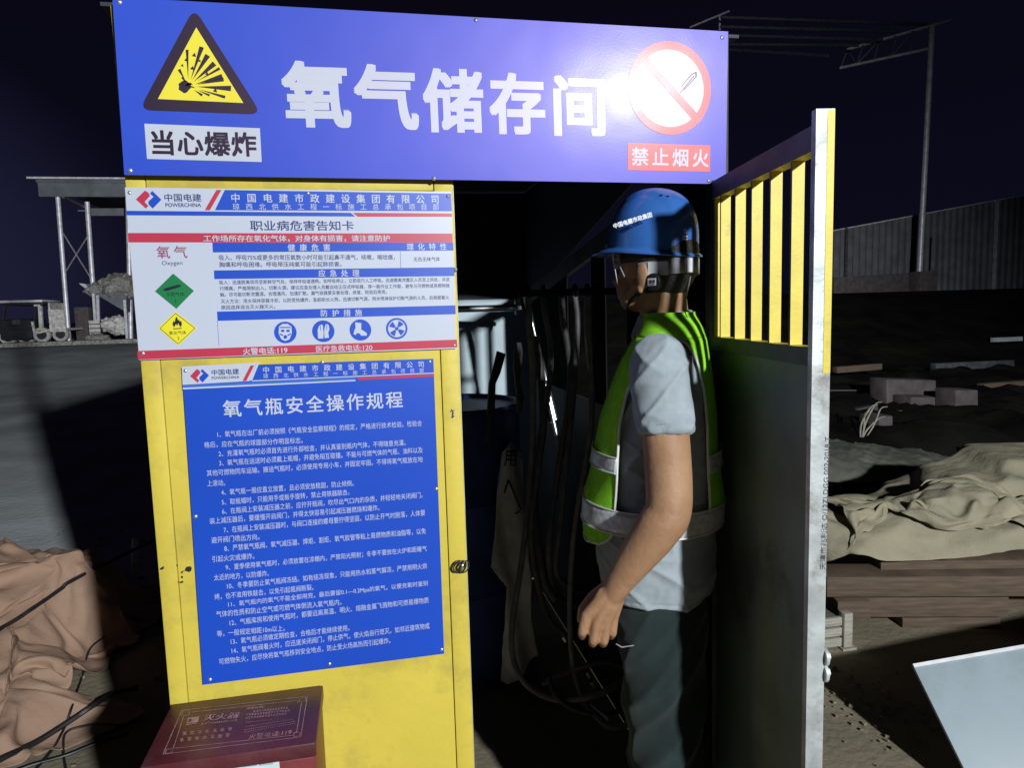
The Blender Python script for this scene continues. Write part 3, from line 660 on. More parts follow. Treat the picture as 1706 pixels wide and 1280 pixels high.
m = MB(); m.prism([p + Vector((0, 0, .226)) for p in (q0 - uu * .008 - vv * .006, q0 + uu * .808 - vv * .006, q0 + uu * .808 + vv * .106, q0 - uu * .008 + vv * .106)], (0, 0, .012)); build(m, 'rim', 'darksteel', bin_, bevel=.004)

# ------------------------------------------------------------------ left foreground: brown tarp heap, cables
cols = [gfloor]
for c_, r in (((-2.15, 2.15, .0), (.75, .5, .40)), ((-1.62, 2.05, .0), (.42, .40, .36)), ((-1.9, 1.5, .0), (.5, .35, .24)), ((-2.7, 1.7, .0), (.5, .4, .36)), ((-1.42, 1.42, 0), (.22, .2, .16)), ((-1.62, 1.22, 0), (.5, .2, .16)), ((-2.4, 1.2, 0), (.4, .2, .2))):
    c = MB(); c.ell(c_, (r[0], 0, 0), (0, r[1], 0), (0, 0, r[2]), 24, 14); cols.append(c)
for a_, b_ in (((-2.6, 1.3, .36), (-1.25, 1.95, .40)), ((-2.3, 2.6, .44), (-1.3, 1.7, .36)), ((-1.75, 1.15, .14), (-1.35, 2.0, .40)), ((-2.3, .95, .22), (-1.2, 1.25, .20)), ((-1.9, .85, .02), (-1.6, 1.5, .30)), ((-1.3, .95, .02), (-1.45, 1.5, .28)), ((-2.5, 1.0, .1), (-2.0, 1.8, .42))):
    c = MB(); c.bar(a_, b_, .05); cols.append(c)
NT = 96
rows = [[Vector((-3.15 + 2.25 * i / NT, 0.70 + 2.1 * j / NT, .60 + .06 * noise.noise(Vector((i * .06, j * .06, 1))) + .012 * noise.noise(Vector((i * .3, j * .3, 1))))) for i in range(NT + 1)] for j in range(NT + 1)]
rows = settle_cloth(rows, cols, 42, .24, .10)
sub_sheet('brown_tarp', rows, 'tarp', 'crumpled brown canvas tarp heaped on the ground left of the cage', 'tarp')
m = MB(); m.grid(rows); tbv = BVHTree.FromPolygons(m.v, m.f)
def cable(pts, r, name, mat, label, cat, group=None):
    m = MB(); P = bez(pts, 10); m.tube(P, r, 7); return tag(build(m, name, mat, None, smooth=True, org=P[0]), label, cat, group)
def lay(px, py, r):
    h = tbv.ray_cast(CC, ray(px, py).normalized()); g_ = gz(px, py, .012)
    if h[0] is not None and h[0].z > .015: return h[0] + Vector((0, -.3, .95)) * (r + .008)
    return g_ + Vector((0, 0, r))
P = []
for px, py in ((-30, 1075), (0, 1055), (30, 1037), (55, 1020), (80, 1003), (105, 985), (130, 968)):
    h = tbv.ray_cast(CC, ray(px, py).normalized()); P.append((h[0] if h[0] else gz(px, py)) + Vector((0, -.008, .016)))
cable(P + [P[-1] + Vector((.25, .35, .05))], .009, 'black_cable', 'black', 'black cable lying across the crumpled brown tarp', 'cable', 'cables by the tarp')
cable([lay(px, py, .010) for px, py in ((-20, 1285), (20, 1264), (60, 1245), (100, 1220), (130, 1200), (160, 1180), (190, 1160), (230, 1150))], .010, 'black_cable', 'black', 'thick black cable on the ground at the bottom left corner', 'cable', 'cables by the tarp')
cable([lay(px, py, .004) for px, py in ((60, 1285), (85, 1255), (100, 1235), (112, 1210), (122, 1180), (130, 1150), (140, 1120), (146, 1098), (155, 1080), (175, 1065))], .004, 'thin_wire', 'black', 'thin dark wire curling up over the tarp hem', 'wire', 'thin wires by the tarp')
cable([lay(px, py, .004) for px, py in ((110, 1285), (106, 1255), (112, 1225), (150, 1213), (180, 1212), (210, 1208), (240, 1180))], .004, 'thin_wire', 'black', 'thin dark wire looping on the ground nearest the red box', 'wire', 'thin wires by the tarp')
cable([lay(px, py, .005) for px, py in ((20, 1290), (60, 1276), (110, 1262), (150, 1246), (180, 1235), (215, 1225))], .005, 'thin_wire', 'black', 'thin dark wire lying straight along the bottom left ground', 'wire', 'thin wires by the tarp')
p = gz(222, 985, 0); m = MB(); m.bar(gz(222, 990, .0), gz(222, 990, 0) + Vector((.03, .02, .30)), .03, .03); tag(build(m, 'marker_stake', 'zinc', None, bevel=.003, org=p), 'short grey stake leaning in the shade left of the cage', 'stake')

# ================================================================== THE CAGE
XL, XR = -.4478, .1853; HX = .764; ZT = 1.745; BY = 2.05
cage = thing('gas_cage', (.17, .5, 0), 'yellow fronted steel gas storage cage with its barred door open', 'cage')
m = MB(); m.box(XL, XL + .036, .0, .036, 0, 2.06); build(m, 'front_post', 'yellow', cage, bevel=.003)
m = MB(); m.box(XR - .040, XR, .0, .036, 0, ZT); build(m, 'front_post', 'yellow', cage, bevel=.003)
m = MB(); m.box(XL + .0375, XR - .0415, .0015, .004, .02, ZT - .026); build(m, 'front_panel', 'yellow', cage)
m = MB(); m.box(XL + .0375, XR - .0415, .0, .036, ZT - .0245, ZT + .012); build(m, 'top_rail', 'yellow', cage, bevel=.002)
m = MB(); m.box(HX + .012, HX + .05, .0, .04, 0, 2.06); build(m, 'hinge_post', 'darksteel', cage, bevel=.003)
m = MB(); m.box(XL + .037, HX + .011, .002, .036, ZT + .0135, ZT + .05); m.box(XL + .037, HX + .011, .002, .036, 2.02, 2.058); build(m, 'header_rail', 'darksteel', cage, bevel=.002)
m = MB(); m.box(XR - .002, XR + .001, .004, .034, .0, ZT); build(m, 'bare_edge', 'zinc', cage)
# back, sides, roof
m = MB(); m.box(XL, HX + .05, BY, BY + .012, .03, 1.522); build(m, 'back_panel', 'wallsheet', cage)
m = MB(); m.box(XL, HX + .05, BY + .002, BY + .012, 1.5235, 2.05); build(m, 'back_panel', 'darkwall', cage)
m = MB(); m.box(XL, XL + .006, .037, BY - .001, .03, 2.05); build(m, 'side_panel', 'wallsheet', cage)
SX = .80
def side_hit(px, py):
    P = at(px, py, BY); t = (SX - P.x) / (LP.x - P.x); q = P + (LP - P) * t; return q.y, q.z
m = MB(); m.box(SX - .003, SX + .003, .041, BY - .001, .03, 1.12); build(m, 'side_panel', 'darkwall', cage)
def spoly(name, yz, mat='darkwall', th=.006):
    m = MB(); m.prism([Vector((SX - th / 2, y, z)) for y, z in yz], (th, 0, 0)); return build(m, name, mat, cage)
(ya, za), (yb, zb) = side_hit(765, 545), side_hit(847, 505)          # rail slope made up so its shadow slants across the back wall
(yc, zc), (yd, zd) = side_hit(765, 565), side_hit(850, 520)
spoly('shadow_rail', [(ya - .08, za + .012), (yb + .6, zb - .07), (yb + .6, zb - .15), (yd, zd - .01), (yc - .08, zc + .012)], 'darksteel', .02)
(ye, ze), (yf_, zf_) = side_hit(765, 498), side_hit(846, 500)
spoly('side_panel', [(.041, ze + .02), (ye, ze), (yf_, zf_), (BY - .001, zf_ - .1), (BY - .001, 2.05), (.041, 2.05)])  # upper sheet cut to a wedge to shape the light on the back wall
for p0, p1 in ((700, 772), (788, 797), (812, 822), (842, 1000)):  # slats made up and spaced to cast bar shadows on the back wall
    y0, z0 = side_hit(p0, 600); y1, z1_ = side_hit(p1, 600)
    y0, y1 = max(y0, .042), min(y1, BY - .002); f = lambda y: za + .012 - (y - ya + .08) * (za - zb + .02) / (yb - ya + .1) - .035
    if y1 > y0 + .02: spoly('shadow_slat', [(y0, 1.1205), (y1, 1.1205), (y1, f(y1)), (y0, f(y0))], 'soil', .005)
dr = thing('steel_drum', (.30, 1.33, 0), 'tall navy blue steel drum standing inside the cage behind the white sack', 'drum')
def lathe(prof, c, n=48):
    m = MB(); m.loft([[Vector((c[0] + r * math.cos(2 * math.pi * k / n), c[1] + r * math.sin(2 * math.pi * k / n), z)) for k in range(n)] for r, z in prof]); return m
build(lathe([(.26, .024), (.285, .03), (.285, .36), (.294, .372), (.285, .384), (.285, .72), (.294, .732), (.285, .744), (.285, 1.06), (.285, 1.075)], (.30, 1.33)), 'drum_body', 'drum', dr, smooth=True, sharp=50)
build(lathe([(.286, 1.0755), (.296, 1.082), (.296, 1.094), (.288, 1.10), (.27, 1.09), (.268, 1.082)], (.30, 1.33)), 'drum_lid', 'drum', dr, smooth=True, sharp=50)
m = MB(); m.box(XL - .02, HX + .08, .012, BY + .05, 2.061, 2.068); build(m, 'roof_sheet', 'darkwall', cage)
m = MB(); m.box(XL + .007, HX + .043, .042, BY - .002, .012, .022); build(m, 'floor_sheet', 'dirt', cage)
m = MB(); m.box(XL + .002, XL + .05, .045, .085, 0, 3.3); build(m, 'mast_post', 'darksteel', cage)
# wire loop hasp, stains
m = MB(); c = at(765, 943, -.004)
for k in range(3): m.tube([c + Vector((-.006 + .008 * k + .010 * math.cos(t) + .004 * math.sin(t), -.004 - .003 * k + .002 * math.sin(2 * t), .013 * math.sin(t))) for t in [2 * math.pi * i / 16 for i in range(17)]], .0016, 6)
build(m, 'wire_tie', 'black', cage, smooth=True)
m = MB(); c = at(770, 943, -.003); m.ell(c, (.007, 0, 0), (0, 0, -.006), (0, -.004, 0), 10, 6); build(m, 'bolt_head', 'rivet', cage, smooth=True)
def Z7(x, y): return at(260 + x / 12.8, 900 + y / 12.8, -.0008 if x < 200 else .0008)
m = MB()
for blob in ([(640, 580), (700, 565), (750, 570), (762, 620), (740, 670), (700, 690), (660, 675), (610, 660), (575, 680), (560, 715), (530, 712), (525, 690), (560, 665), (610, 650)], [(540, 770), (570, 775), (578, 800), (560, 825), (535, 815), (528, 790)], [(265, 740), (335, 730), (325, 770), (300, 850), (315, 905), (285, 910), (265, 850), (280, 770)], [(370, 890), (420, 885), (500, 895), (560, 880), (585, 870), (575, 915), (540, 925), (480, 912), (400, 910), (365, 905)], [(420, 535), (455, 520), (465, 555), (430, 578), (412, 560)], [(80, 610), (130, 580), (170, 560), (165, 620), (125, 640), (80, 635)], [(360, 430), (425, 400), (428, 415), (380, 432)]):
    m.poly([Z7(*p) for p in reversed(blob)] if sum((blob[i][0] * blob[(i + 1) % len(blob)][1] - blob[(i + 1) % len(blob)][0] * blob[i][1]) for i in range(len(blob))) > 0 else [Z7(*p) for p in blob])
build(m, 'paint_splash', 'ink', cage)
m = MB()
for a, b in (((752, 682), (756, 690)), ((750, 686), (757, 684)), ((753, 690), (756, 695)), ((752, 695), (757, 693)), ((754, 688), (754, 697))): m.bar(at(*a, -.001), at(*b, -.001), .0016, .0016)
build(m, 'marker_scrawl', 's_navy', cage)

# door, swung open towards the camera
DX, DY = .6807, -.5132
hv = Vector((HX, 0, 0)); du = Vector((DX - HX, DY, 0)); DL = du.length; du.normalize(); dn = Vector((du.y, -du.x, 0))   # dn points to -x
if dn.x > 0: dn = -dn
ZR = 1.395; ZD0 = .10
door = thing('cage_door_tmp', (HX, 0, 0), 'x', 'x')
bpy.data.objects.remove(door)
def dbox(mb, s0, s1, t0, t1, z0, z1, mi=0):
    """s along the leaf from the hinge, t thickness (positive towards the opening side seen from the left)"""
    mb.obox(hv + du * ((s0 + s1) / 2) + dn * ((t0 + t1) / 2 - .0135) + Vector((0, 0, (z0 + z1) / 2)), du * ((s1 - s0) / 2), dn * ((t1 - t0) / 2), Vector((0, 0, (z1 - z0) / 2)), mi)
m = MB(); dbox(m, .012, DL - .016, -.0010, .0010, ZD0 + .03, ZR - .031); door = build(m, 'door', ['doorsheet'], cage, label='open door leaf with six yellow bars above a dark sheet')
W2 = .0125
m = MB(); dbox(m, .0, .028, -W2, W2, ZD0, ZT - .003); build(m, 'hinge_stile', 'darksteel', door, bevel=.002)
# bars: yellow on the outer edge, bare steel towards the opening
def twotone(name, s0, s1, z0, z1, t=W2, mats=('yellow_bar', 'darksteel')):
    m = MB(); dbox(m, s0, s1, -t, t, z0, z1)
    o = build(m, name, list(mats), door)
    for p in o.data.polygons: p.material_index = 1 if p.normal.dot(dn) > .5 or p.normal.dot(du) < -.5 else 0
    return o
twotone('door_rail', .0285, DL - .0155, ZT - .045, ZT - .006); twotone('door_rail', .0285, DL - .0155, ZR - .03, ZR); twotone('door_rail', .0285, DL - .0155, ZD0, ZD0 + .028)
pitch = (DL - .06) / 6.0
for k in range(6):
    d = ray((1178, 1201, 1225, 1252, 1283, 1318)[k], 440); o_ = hv + dn * (-.0135 + .0105); nn_ = dn; t = (o_ - CC).dot(nn_) / d.dot(nn_); s1 = (CC + d * t - o_).dot(du)
    s1 = min(max(s1, .036), DL - .022); twotone('door_bar', s1 - .007, s1, ZR + .0005, ZT - .0455, .0105)
m = MB(); dbox(m, DL - .015, DL + .0, -.0145, .0145, .06, ZT + .014); dbox(m, DL, DL + .0006, -.0145, -.003, ZR - .04, ZT + .012, 1)
st = build(m, 'latch_stile', ['zinc', 'yellow_bar'], door)
for p in st.data.polygons:
    if p.normal.dot(dn) > .5 and p.material_index == 0: p.material_index = 0
# stencilled tube mark
def dmap(px, py):
    d = ray(px, py); o = hv + du * (DL + .0007); t = (o - CC).dot(du) / d.dot(du); return CC + d * t
m = MB(); T(m, '天津市兆利达 Q/12ZLDGG 002-2018 T', (1371, 950), (1379, 728), 11, dmap); build(m, 'lettering', 'stencil', st)
for z in (at(1380, 1094, DY).z, at(1378, 1121, DY).z):
    m = MB(); c = hv + du * (DL - .0075) + dn * -.028 + Vector((0, 0, z)); ax = -dn; m.tube([c, c + ax * .006], .016, 16); m.tube([c + ax * .006, c + ax * .012], .008, 6); build(m, 'latch_bolt', 'zinc', door, bevel=.001)
for z in (.35, 1.2):
    m = MB(); m.tube([hv + Vector((.006, -.016, z)), hv + Vector((.006, -.016, z + .08))], .009, 10); build(m, 'hinge', 'darksteel', door, smooth=True)

# ================================================================== SIGNS
# --- banner
FY = -.022
bn = thing('banner_sign', (.18, FY, 1.9), 'long blue banner sign with big white characters and a triangle warning, over the doorway', 'sign')
m = MB(); sheet(m, [(187, -6), (1213, 52), (1209, 303), (1178, 306), (207, 291)], FY, FY + .004); build(m, 'board', 'b_blue', bn)
z1 = zmap(3.281, 180, 0, FY - .0006); z1b = zmap(3.281, 180, 0, FY - .0011); z1c = zmap(3.281, 180, 0, FY - .0016)
def rounded(mp, pts, r):
    out = []
    n = len(pts)
    for i in range(n):
        p = Vector(pts[i]); a = (Vector(pts[i - 1]) - p).normalized(); b = (Vector(pts[(i + 1) % n]) - p).normalized()
        for t in range(7):
            q = t / 6; out.append((p + a * r * (1 - q) ** 2 + b * r * q ** 2))
    return [mp(*p) for p in out]
m = MB(); m.poly(rounded(z1, [(470, 40), (170, 600), (840, 625)], 70)); tri = build(m, 'warning_triangle', 'b_black', bn)
m = MB(); m.poly([z1b(482, 148), z1b(272, 540), z1b(740, 562)]); build(m, 'yellow_field', 'b_yellow', tri)
m = MB()
def tri3(a, b, c): 
    P = [a, b, c]
    if (b[0] - a[0]) * (c[1] - a[1]) - (b[1] - a[1]) * (c[0] - a[0]) > 0: P = [a, c, b]
    m.poly([z1c(*p) for p in P])
for ex, ey, wd, s0 in ((432, 270, 16, .18), (512, 255, 26, .15), (545, 300, 30, .2), (582, 345, 30, .2), (610, 372, 16, .3), (624, 415, 26, .2), (632, 432, 22, .25), (672, 482, 30, .2), (640, 530, 16, .3), (515, 520, 14, .4), (388, 378, 16, .35), (555, 520, 12, .45), (405, 420, 14, .4)):
    c = Vector((440, 470)); e = Vector((ex, ey)); dv = (e - c); nn = Vector((-dv.y, dv.x)).normalized() * wd / 2; tri3(tuple(c + dv * s0), tuple(e + nn), tuple(e - nn))
for cx, cy, s in ((470, 298, 12), (460, 370, 12), (540, 400, 10), (585, 492, 12), (405, 355, 8), (425, 325, 9), (500, 330, 8)):
    tri3((cx - s, cy + s * .5), (cx + s * .3, cy - s), (cx + s, cy + s)); 
m.poly([z1c(418 + 34 * math.cos(t) * (1 + .12 * math.cos(5 * t)), 472 + 32 * math.sin(t) * (1 + .12 * math.cos(4 * t))) for t in [-2 * math.pi * i / 28 for i in range(28)]])
for a in ((395, 440), (450, 450), (462, 470), (440, 448)): tri3((418, 470), (a[0], a[1]), (a[0] + 14, a[1] + 10))
build(m, 'explosion_symbol', 'b_black', tri)
m = MB(); m.poly([z1(*p) for p in ((213, 868), (840, 885), (830, 700), (198, 675))]); pl = build(m, 'caption_plate', 'b_white', bn)
m = MB(); T(m, '当心爆炸', (230, 779), (808, 791), 128, z1b, spread=True, bold=.028); build(m, 'lettering', 'b_black', pl)
m = MB(); Z0 = lambda x, y: at(x, y, FY - .0006)
for ch, cx, cy, wd, h in (('氧', 526.5, 157, 115, 112), ('气', 643, 161.5, 108, 110), ('储', 755, 167.5, 102, 108), ('存', 861.5, 172.5, 94, 104), ('间', 965, 176.5, 87, 102)):
    T(m, ch, (cx - wd / 2, cy - .012 * wd), (cx + wd / 2, cy + .012 * wd), h, Z0, bold=.034, res=6)
build(m, 'lettering', 'b_white', bn, label='five large white characters')
c = at(1116, 147, FY - .0006); rz = (at(1116, 69, FY).z - at(1116, 225, FY).z) / 2; rx = (at(1185, 147, FY).x - at(1047, 147, FY).x) / 2
m = MB(); disc(m, c + Vector((0, .0001, 0)), rx * .84, rz * .84); ns = build(m, 'no_smoking_disc', 'b_white', bn)
m = MB(); disc(m, c + Vector((0, -.0004, 0)), rx, rz, r_in=.83)
e = Vector((.72 * rx, 0, -.70 * rz)); dv = e.normalized(); nn = Vector((dv.z, 0, -dv.x)) * .0085; cc = c + Vector((0, -.0005, 0)); m.poly([cc - e - nn, cc + e - nn, cc + e + nn, cc - e + nn] if True else [])
build(m, 'red_ring', 'b_red', ns)
m = MB(); z2 = zmap(3.046, 680, 0, FY - .0014)
for a, b in (((1385, 440), (1440, 375)), ((1400, 455), (1462, 388)), ((1440, 375), (1462, 365)), ((1462, 365), (1462, 388)), ((1380, 470), (1450, 385))): m.bar(z2(*a), z2(*b), .0026, .0004, up=(0, 1, 0))
build(m, 'match_symbol', 'b_black', ns)
m = MB(); m.poly([Z0(*p) for p in ((1046, 283), (1183, 286), (1183, 242), (1046, 238))]); pl = build(m, 'caption_plate', 'b_red', bn)
m = MB(); T(m, '禁止烟火', (1053, 260.5), (1180, 264), 29, lambda x, y: at(x, y, FY - .0012), spread=True, bold=.022); build(m, 'lettering', 'b_white', pl)
rivets([(199, 3), (217, 284), (793, 33), (1203, 62), (723, 297), (1181, 301)], FY, bn, .0048)

# --- notice sign
SY = -.006
s2 = thing('hazard_notice_sign', (-.13, SY, 1.55), 'white and blue occupational hazard notice card, upper sign on the yellow panel', 'sign')
m = MB(); sheet(m, [(208, 312), (752, 319), (760, 581), (232, 600)], SY, SY + .003); build(m, 'board', 's_white', s2)
q = zmap(2.941, 200, 300, SY - .0005); q2 = zmap(2.941, 200, 300, SY - .0010); q3 = zmap(2.941, 200, 300, SY - .0015)
def polys(mb, lst, mp, mi=0):
    for p in lst:
        ar = sum(p[i][0] * p[(i + 1) % len(p)][1] - p[(i + 1) % len(p)][0] * p[i][1] for i in range(len(p)))
        mb.poly([mp(*x) for x in (reversed(p) if ar > 0 else p)], mi)
m = MB(); polys(m, [[(513, 48), (1622, 66), (1626, 152), (465, 147)], [(30, 150), (1130, 160), (1152, 178), (32, 172)], [(452, 306), (1632, 306), (1634, 345), (455, 354)], [(460, 443), (1637, 427), (1639, 470), (462, 485)], [(475, 645), (1643, 614), (1645, 657), (478, 690)]], q); build(m, 'blue_band', 's_blue', s2)
m = MB(); polys(m, [[(472, 48), (497, 48), (440, 147), (415, 147)], [(1140, 160), (1626, 163), (1626, 179), (1165, 179)], [(38, 259), (1629, 262), (1630, 305), (41, 305)], [(85, 838), (1650, 782), (1653, 820), (88, 880)]], q); build(m, 'red_band', 's_red', s2)
m = MB(); polys(m, [[(1372, 348), (1374, 348), (1377, 430), (1375, 430)], [(476, 690), (478, 690), (486, 815), (484, 815)]], q); build(m, 'table_line', 's_blue2', s2)
def logo(par, mp, nm='company_emblem'):
    m = MB(); polys(m, [[(150, 125), (235, 42), (268, 60), (283, 92), (232, 150), (268, 186), (245, 212)]], mp, 0); polys(m, [[(283, 70), (305, 45), (392, 128), (310, 212), (270, 172), (268, 146), (318, 100)]], mp, 1)
    return build(m, nm, ['s_red', 's_blue'], par)
logo(s2, zmap(5.687, 200, 310, SY - .0005))
m = MB(); T(m, '中国电建', (217, 85), (398, 86), 38, q, bold=.012); T(m, 'POWERCHINA', (222, 122), (397, 122), 19, q, bold=.014); build(m, 'company_lettering', 's_navy', s2)
m = MB(); T(m, '中国电建市政建设集团有限公司', (543, 87), (1563, 94), 42, q2, spread=True, bold=.012); T(m, '琼西北供水工程一标施工总承包项目部', (552, 130), (1562, 132), 31, q2, spread=True)
build(m, 'header_lettering', 's_white', s2)
m = MB(); T(m, '工作场所存在氧化气体，对身体有损害，请注意防护', (408, 286), (1322, 285), 33, q2, bold=.014); build(m, 'warning_lettering', 's_white', s2)
for s, a, b, h in (('健康危害', (822, 331), (1030, 330), 34), ('理化特性', (1405, 327), (1600, 326), 33), ('应急处理', (972, 457), (1172, 456), 33), ('防护措施', (982, 653), (1185, 650), 33)): m = MB(); T(m, s, a, b, h, q2, spread=True, bold=.012); build(m, 'heading_lettering', 's_white', s2)
m = MB(); T(m, '火警电话:119', (602, 841), (820, 833), 33, q2, bold=.014); T(m, '医疗急救电话:120', (960, 828), (1236, 820), 31, q2, bold=.008); build(m, 'phone_lettering', 's_white', s2)
m = MB(); T(m, '职业病危害告知卡', (637, 223), (1145, 223), 50, q, bold=.012)
for s, a, b, h, bo in (('吸入、呼吸75%或更多的常压氧数小时可能引起鼻不通气，咳嗽，喉咙痛，', (484, 380), (1346, 378), 27, .006), ('胸痛和呼吸困难。呼吸带压纯氧可能引起肺损害。', (486, 414), (1085, 412), 26, .006), ('无色无味气体', (1438, 388), (1567, 387), 22, .004),
    ('吸入：迅速脱离现场至新鲜空气处，保持呼吸道通畅。如呼吸停止，立即进行人工呼吸。迅速撤离泄露区人员至上风处，并进', (486, 502), (1615, 487), 21, .006), ('行隔离，严格限制出入，切断火源。建议应急处理人员戴自给正压式呼吸器，穿一般作业工作服，避免与可燃物或易燃物接', (488, 532), (1615, 517), 21, .006), ('触。尽可能切断泄露源。合理通风，加速扩散。漏气容器要妥善处理，修复、检验后再用。', (490, 562), (1307, 548), 21, .006), ('灭火方法：用水保持容器冷却，以防受热爆炸，急剧助长火势。迅速切断气源，用水喷淋保护切断气源的人员，后根据着火', (494, 595), (1612, 575), 21, .006), ('原因选择适当灭火器灭火。', (495, 625), (760, 619), 21, .006)): T(m, s, a, b, h, q, bold=bo)
build(m, 'body_lettering', 's_navy', s2)
m = MB(); T(m, '氧气', (180, 355), (328, 353), 60, q, spread=True, bold=.004); build(m, 'oxygen_lettering', 's_plum', s2)
m = MB(); T(m, 'Oxygen', (205, 410), (306, 408), 26, q); build(m, 'latin_lettering', 's_navy', s2)
m = MB(); polys(m, [[(260, 458), (362, 543), (276, 631), (171, 545)]], q); dg_ = build(m, 'green_diamond', 's_green', s2)
m = MB(); polys(m, [[(208, 538), (222, 530), (285, 512), (300, 516), (298, 522), (226, 544)]], q2); T(m, '不燃气体', (226, 562), (314, 558), 20, q2); T(m, '2', (266, 592), (276, 591), 14, q2); build(m, 'gas_symbol', 's_black', dg_)
m = MB(); polys(m, [[(272, 645), (376, 725), (286, 812), (186, 727)]], q); dy_ = build(m, 'yellow_diamond', 's_yellow', s2)
m = MB()
pts = [(272, 653), (367, 726), (285, 803), (196, 727)]
for i in range(4): m.bar(q2(*pts[i]), q2(*pts[(i + 1) % 4]), .0009, .0003, up=(0, 1, 0))
polys(m, [[(264, 722), (257, 706), (262, 690), (268, 697), (272, 676), (279, 670), (284, 688), (290, 684), (292, 694), (300, 690), (303, 706), (298, 722), (290, 712), (286, 700), (280, 716), (274, 704), (270, 714)]], q2); polys(m, [[(260, 727), (302, 725), (302, 729), (260, 731)]], q2)
T(m, '氧化气体', (240, 750), (324, 747), 18, q2); T(m, '2', (281, 776), (291, 775), 14, q2); build(m, 'oxidiser_symbol', 's_black', dy_)
def ppe(cx, cy, r, kind):
    m = MB(); c = q(cx, cy); R = (q(cx, cy - r) - q(cx, cy + r)).length / 2; disc(m, c, R, R, 40); dk = build(m, 'protection_disc', 's_blue', s2)
    m = MB()
    def el(x, y, rx, ry, mi=0, mp=q2): m.poly([mp(cx + x + rx * math.cos(t), cy + y + ry * math.sin(t)) for t in [-2 * math.pi * i / 20 for i in range(20)]], mi)
    if kind == 0:
        polys(m, [[(cx - 33, cy + 5), (cx - 31, cy - 28), (cx - 15, cy - 42), (cx + 12, cy - 42), (cx + 30, cy - 28), (cx + 32, cy + 4), (cx + 20, cy + 34), (cx, cy + 42), (cx - 20, cy + 34)]], q2); 
        for x in (-13, 13): el(x, -8, 9, 6, 1, q3)
        polys(m, [[(cx - 26, cy - 22), (cx + 26, cy - 22), (cx + 26, cy - 27), (cx - 26, cy - 27)], [(cx - 28, cy + 4), (cx - 10, cy + 12), (cx - 12, cy + 17), (cx - 28, cy + 10)], [(cx + 28, cy + 4), (cx + 10, cy + 12), (cx + 12, cy + 17), (cx + 28, cy + 10)]], q3, 1); el(0, 22, 9, 9, 1, q3)
    elif kind == 1:
        polys(m, [[(cx - 26, cy + 36), (cx - 28, cy - 6), (cx - 20, cy - 28), (cx - 14, cy - 30), (cx - 8, cy - 34), (cx - 2, cy - 28), (cx, cy - 2), (cx + 2, cy + 4), (cx, cy + 36)], [(cx + 6, cy + 34), (cx + 4, cy - 4), (cx + 10, cy - 32), (cx + 18, cy - 36), (cx + 26, cy - 30), (cx + 30, cy - 10), (cx + 24, cy + 6), (cx + 28, cy + 32)]], q2)
        polys(m, [[(cx - 16, cy - 28), (cx - 14, cy - 4), (cx - 12, cy - 4), (cx - 13, cy - 28)], [(cx + 16, cy - 32), (cx + 16, cy - 6), (cx + 18, cy - 6), (cx + 19, cy - 32)]], q3, 1)
    elif kind == 2:
        polys(m, [[(cx - 26, cy - 38), (cx + 4, cy - 34), (cx + 4, cy - 2), (cx + 22, cy + 8), (cx + 32, cy + 18), (cx + 30, cy + 28), (cx + 4, cy + 28), (cx - 6, cy + 16), (cx - 20, cy + 16), (cx - 22, cy + 26), (cx - 34, cy + 20), (cx - 30, cy + 2), (cx - 24, cy - 10)]], q2)
    else:
        el(0, 0, 43, 43)
        for k in range(4):
            a = k * math.pi / 2 + .25; P = [(cx + 12 * math.cos(a), cy + 12 * math.sin(a))] + [(cx + 38 * math.cos(a + j * .16), cy + 38 * math.sin(a + j * .16)) for j in range(6)] + [(cx + 12 * math.cos(a + .8), cy + 12 * math.sin(a + .8))]
            polys(m, [P], q3, 1)
        el(0, 0, 9, 9, 1, q3)
    build(m, 'protection_symbol', ['s_white', 's_blue'], dk)
ppe(810, 747, 53, 0); ppe(996, 741, 53, 1); ppe(1178, 735, 52, 2); ppe(1356, 728, 52, 3)
rivets([(216, 321), (513, 322), (746, 327), (238, 589), (757, 576), (759, 449)], SY, s2)

# --- rules sign
s3 = thing('safety_rules_sign', (-.12, SY, 1.04), 'tall blue safety rules sign with white lines of text, lower sign on the yellow panel', 'sign')
m = MB(); sheet(m, [(303, 612), (722, 598), (740, 1090), (338, 1142)], SY, SY + .003); build(m, 'board', 's_blue', s3)
r1 = zmap(3.412, 280, 580, SY - .0005); r2 = zmap(3.412, 280, 580, SY - .0010); r3 = zmap(3.554, 300, 840, SY - .0005)
m = MB(); polys(m, [[(78, 106), (503, 84), (464, 188), (82, 210)], [(82, 226), (1062, 181), (1068, 188), (83, 236)], [(505, 82), (521, 80), (478, 184), (464, 186)], [(478, 184), (1511, 140), (1511, 145), (476, 190)]], r1); build(m, 'white_band', 's_white', s3)
for pl_ in ([(468, 100), (490, 99), (445, 187), (423, 188)], [(1070, 168), (1512, 148), (1512, 162), (1085, 183)]): m = MB(); polys(m, [pl_], r2); build(m, 'red_band', 's_red', s3)
m = MB(); polys(m, [[(82, 212), (1062, 168), (1070, 178), (83, 224)]], r1); build(m, 'light_blue_band', 's_blue2', s3)
lz = lambda x, y: r2(125 + (x - 150) / 242 * 108, 158 + (y - 127) / 170 * 78 - (x - 271) / 242 * 5)
logo(s3, lz)
m = MB(); T(m, '中国电建', (247, 140), (403, 133), 33, r2, bold=.012); T(m, 'POWERCHINA', (248, 171), (405, 165), 15, r2, bold=.012); build(m, 'company_lettering', 's_navy', s3)
m = MB(); T(m, '中国电建市政建设集团有限公司', (538, 126), (1455, 92), 35, r2, spread=True, bold=.01); T(m, '琼西北供水工程一标施工总承包项目部', (541, 160), (1454, 127), 26, r2, spread=True); build(m, 'header_lettering', 's_white', s3)
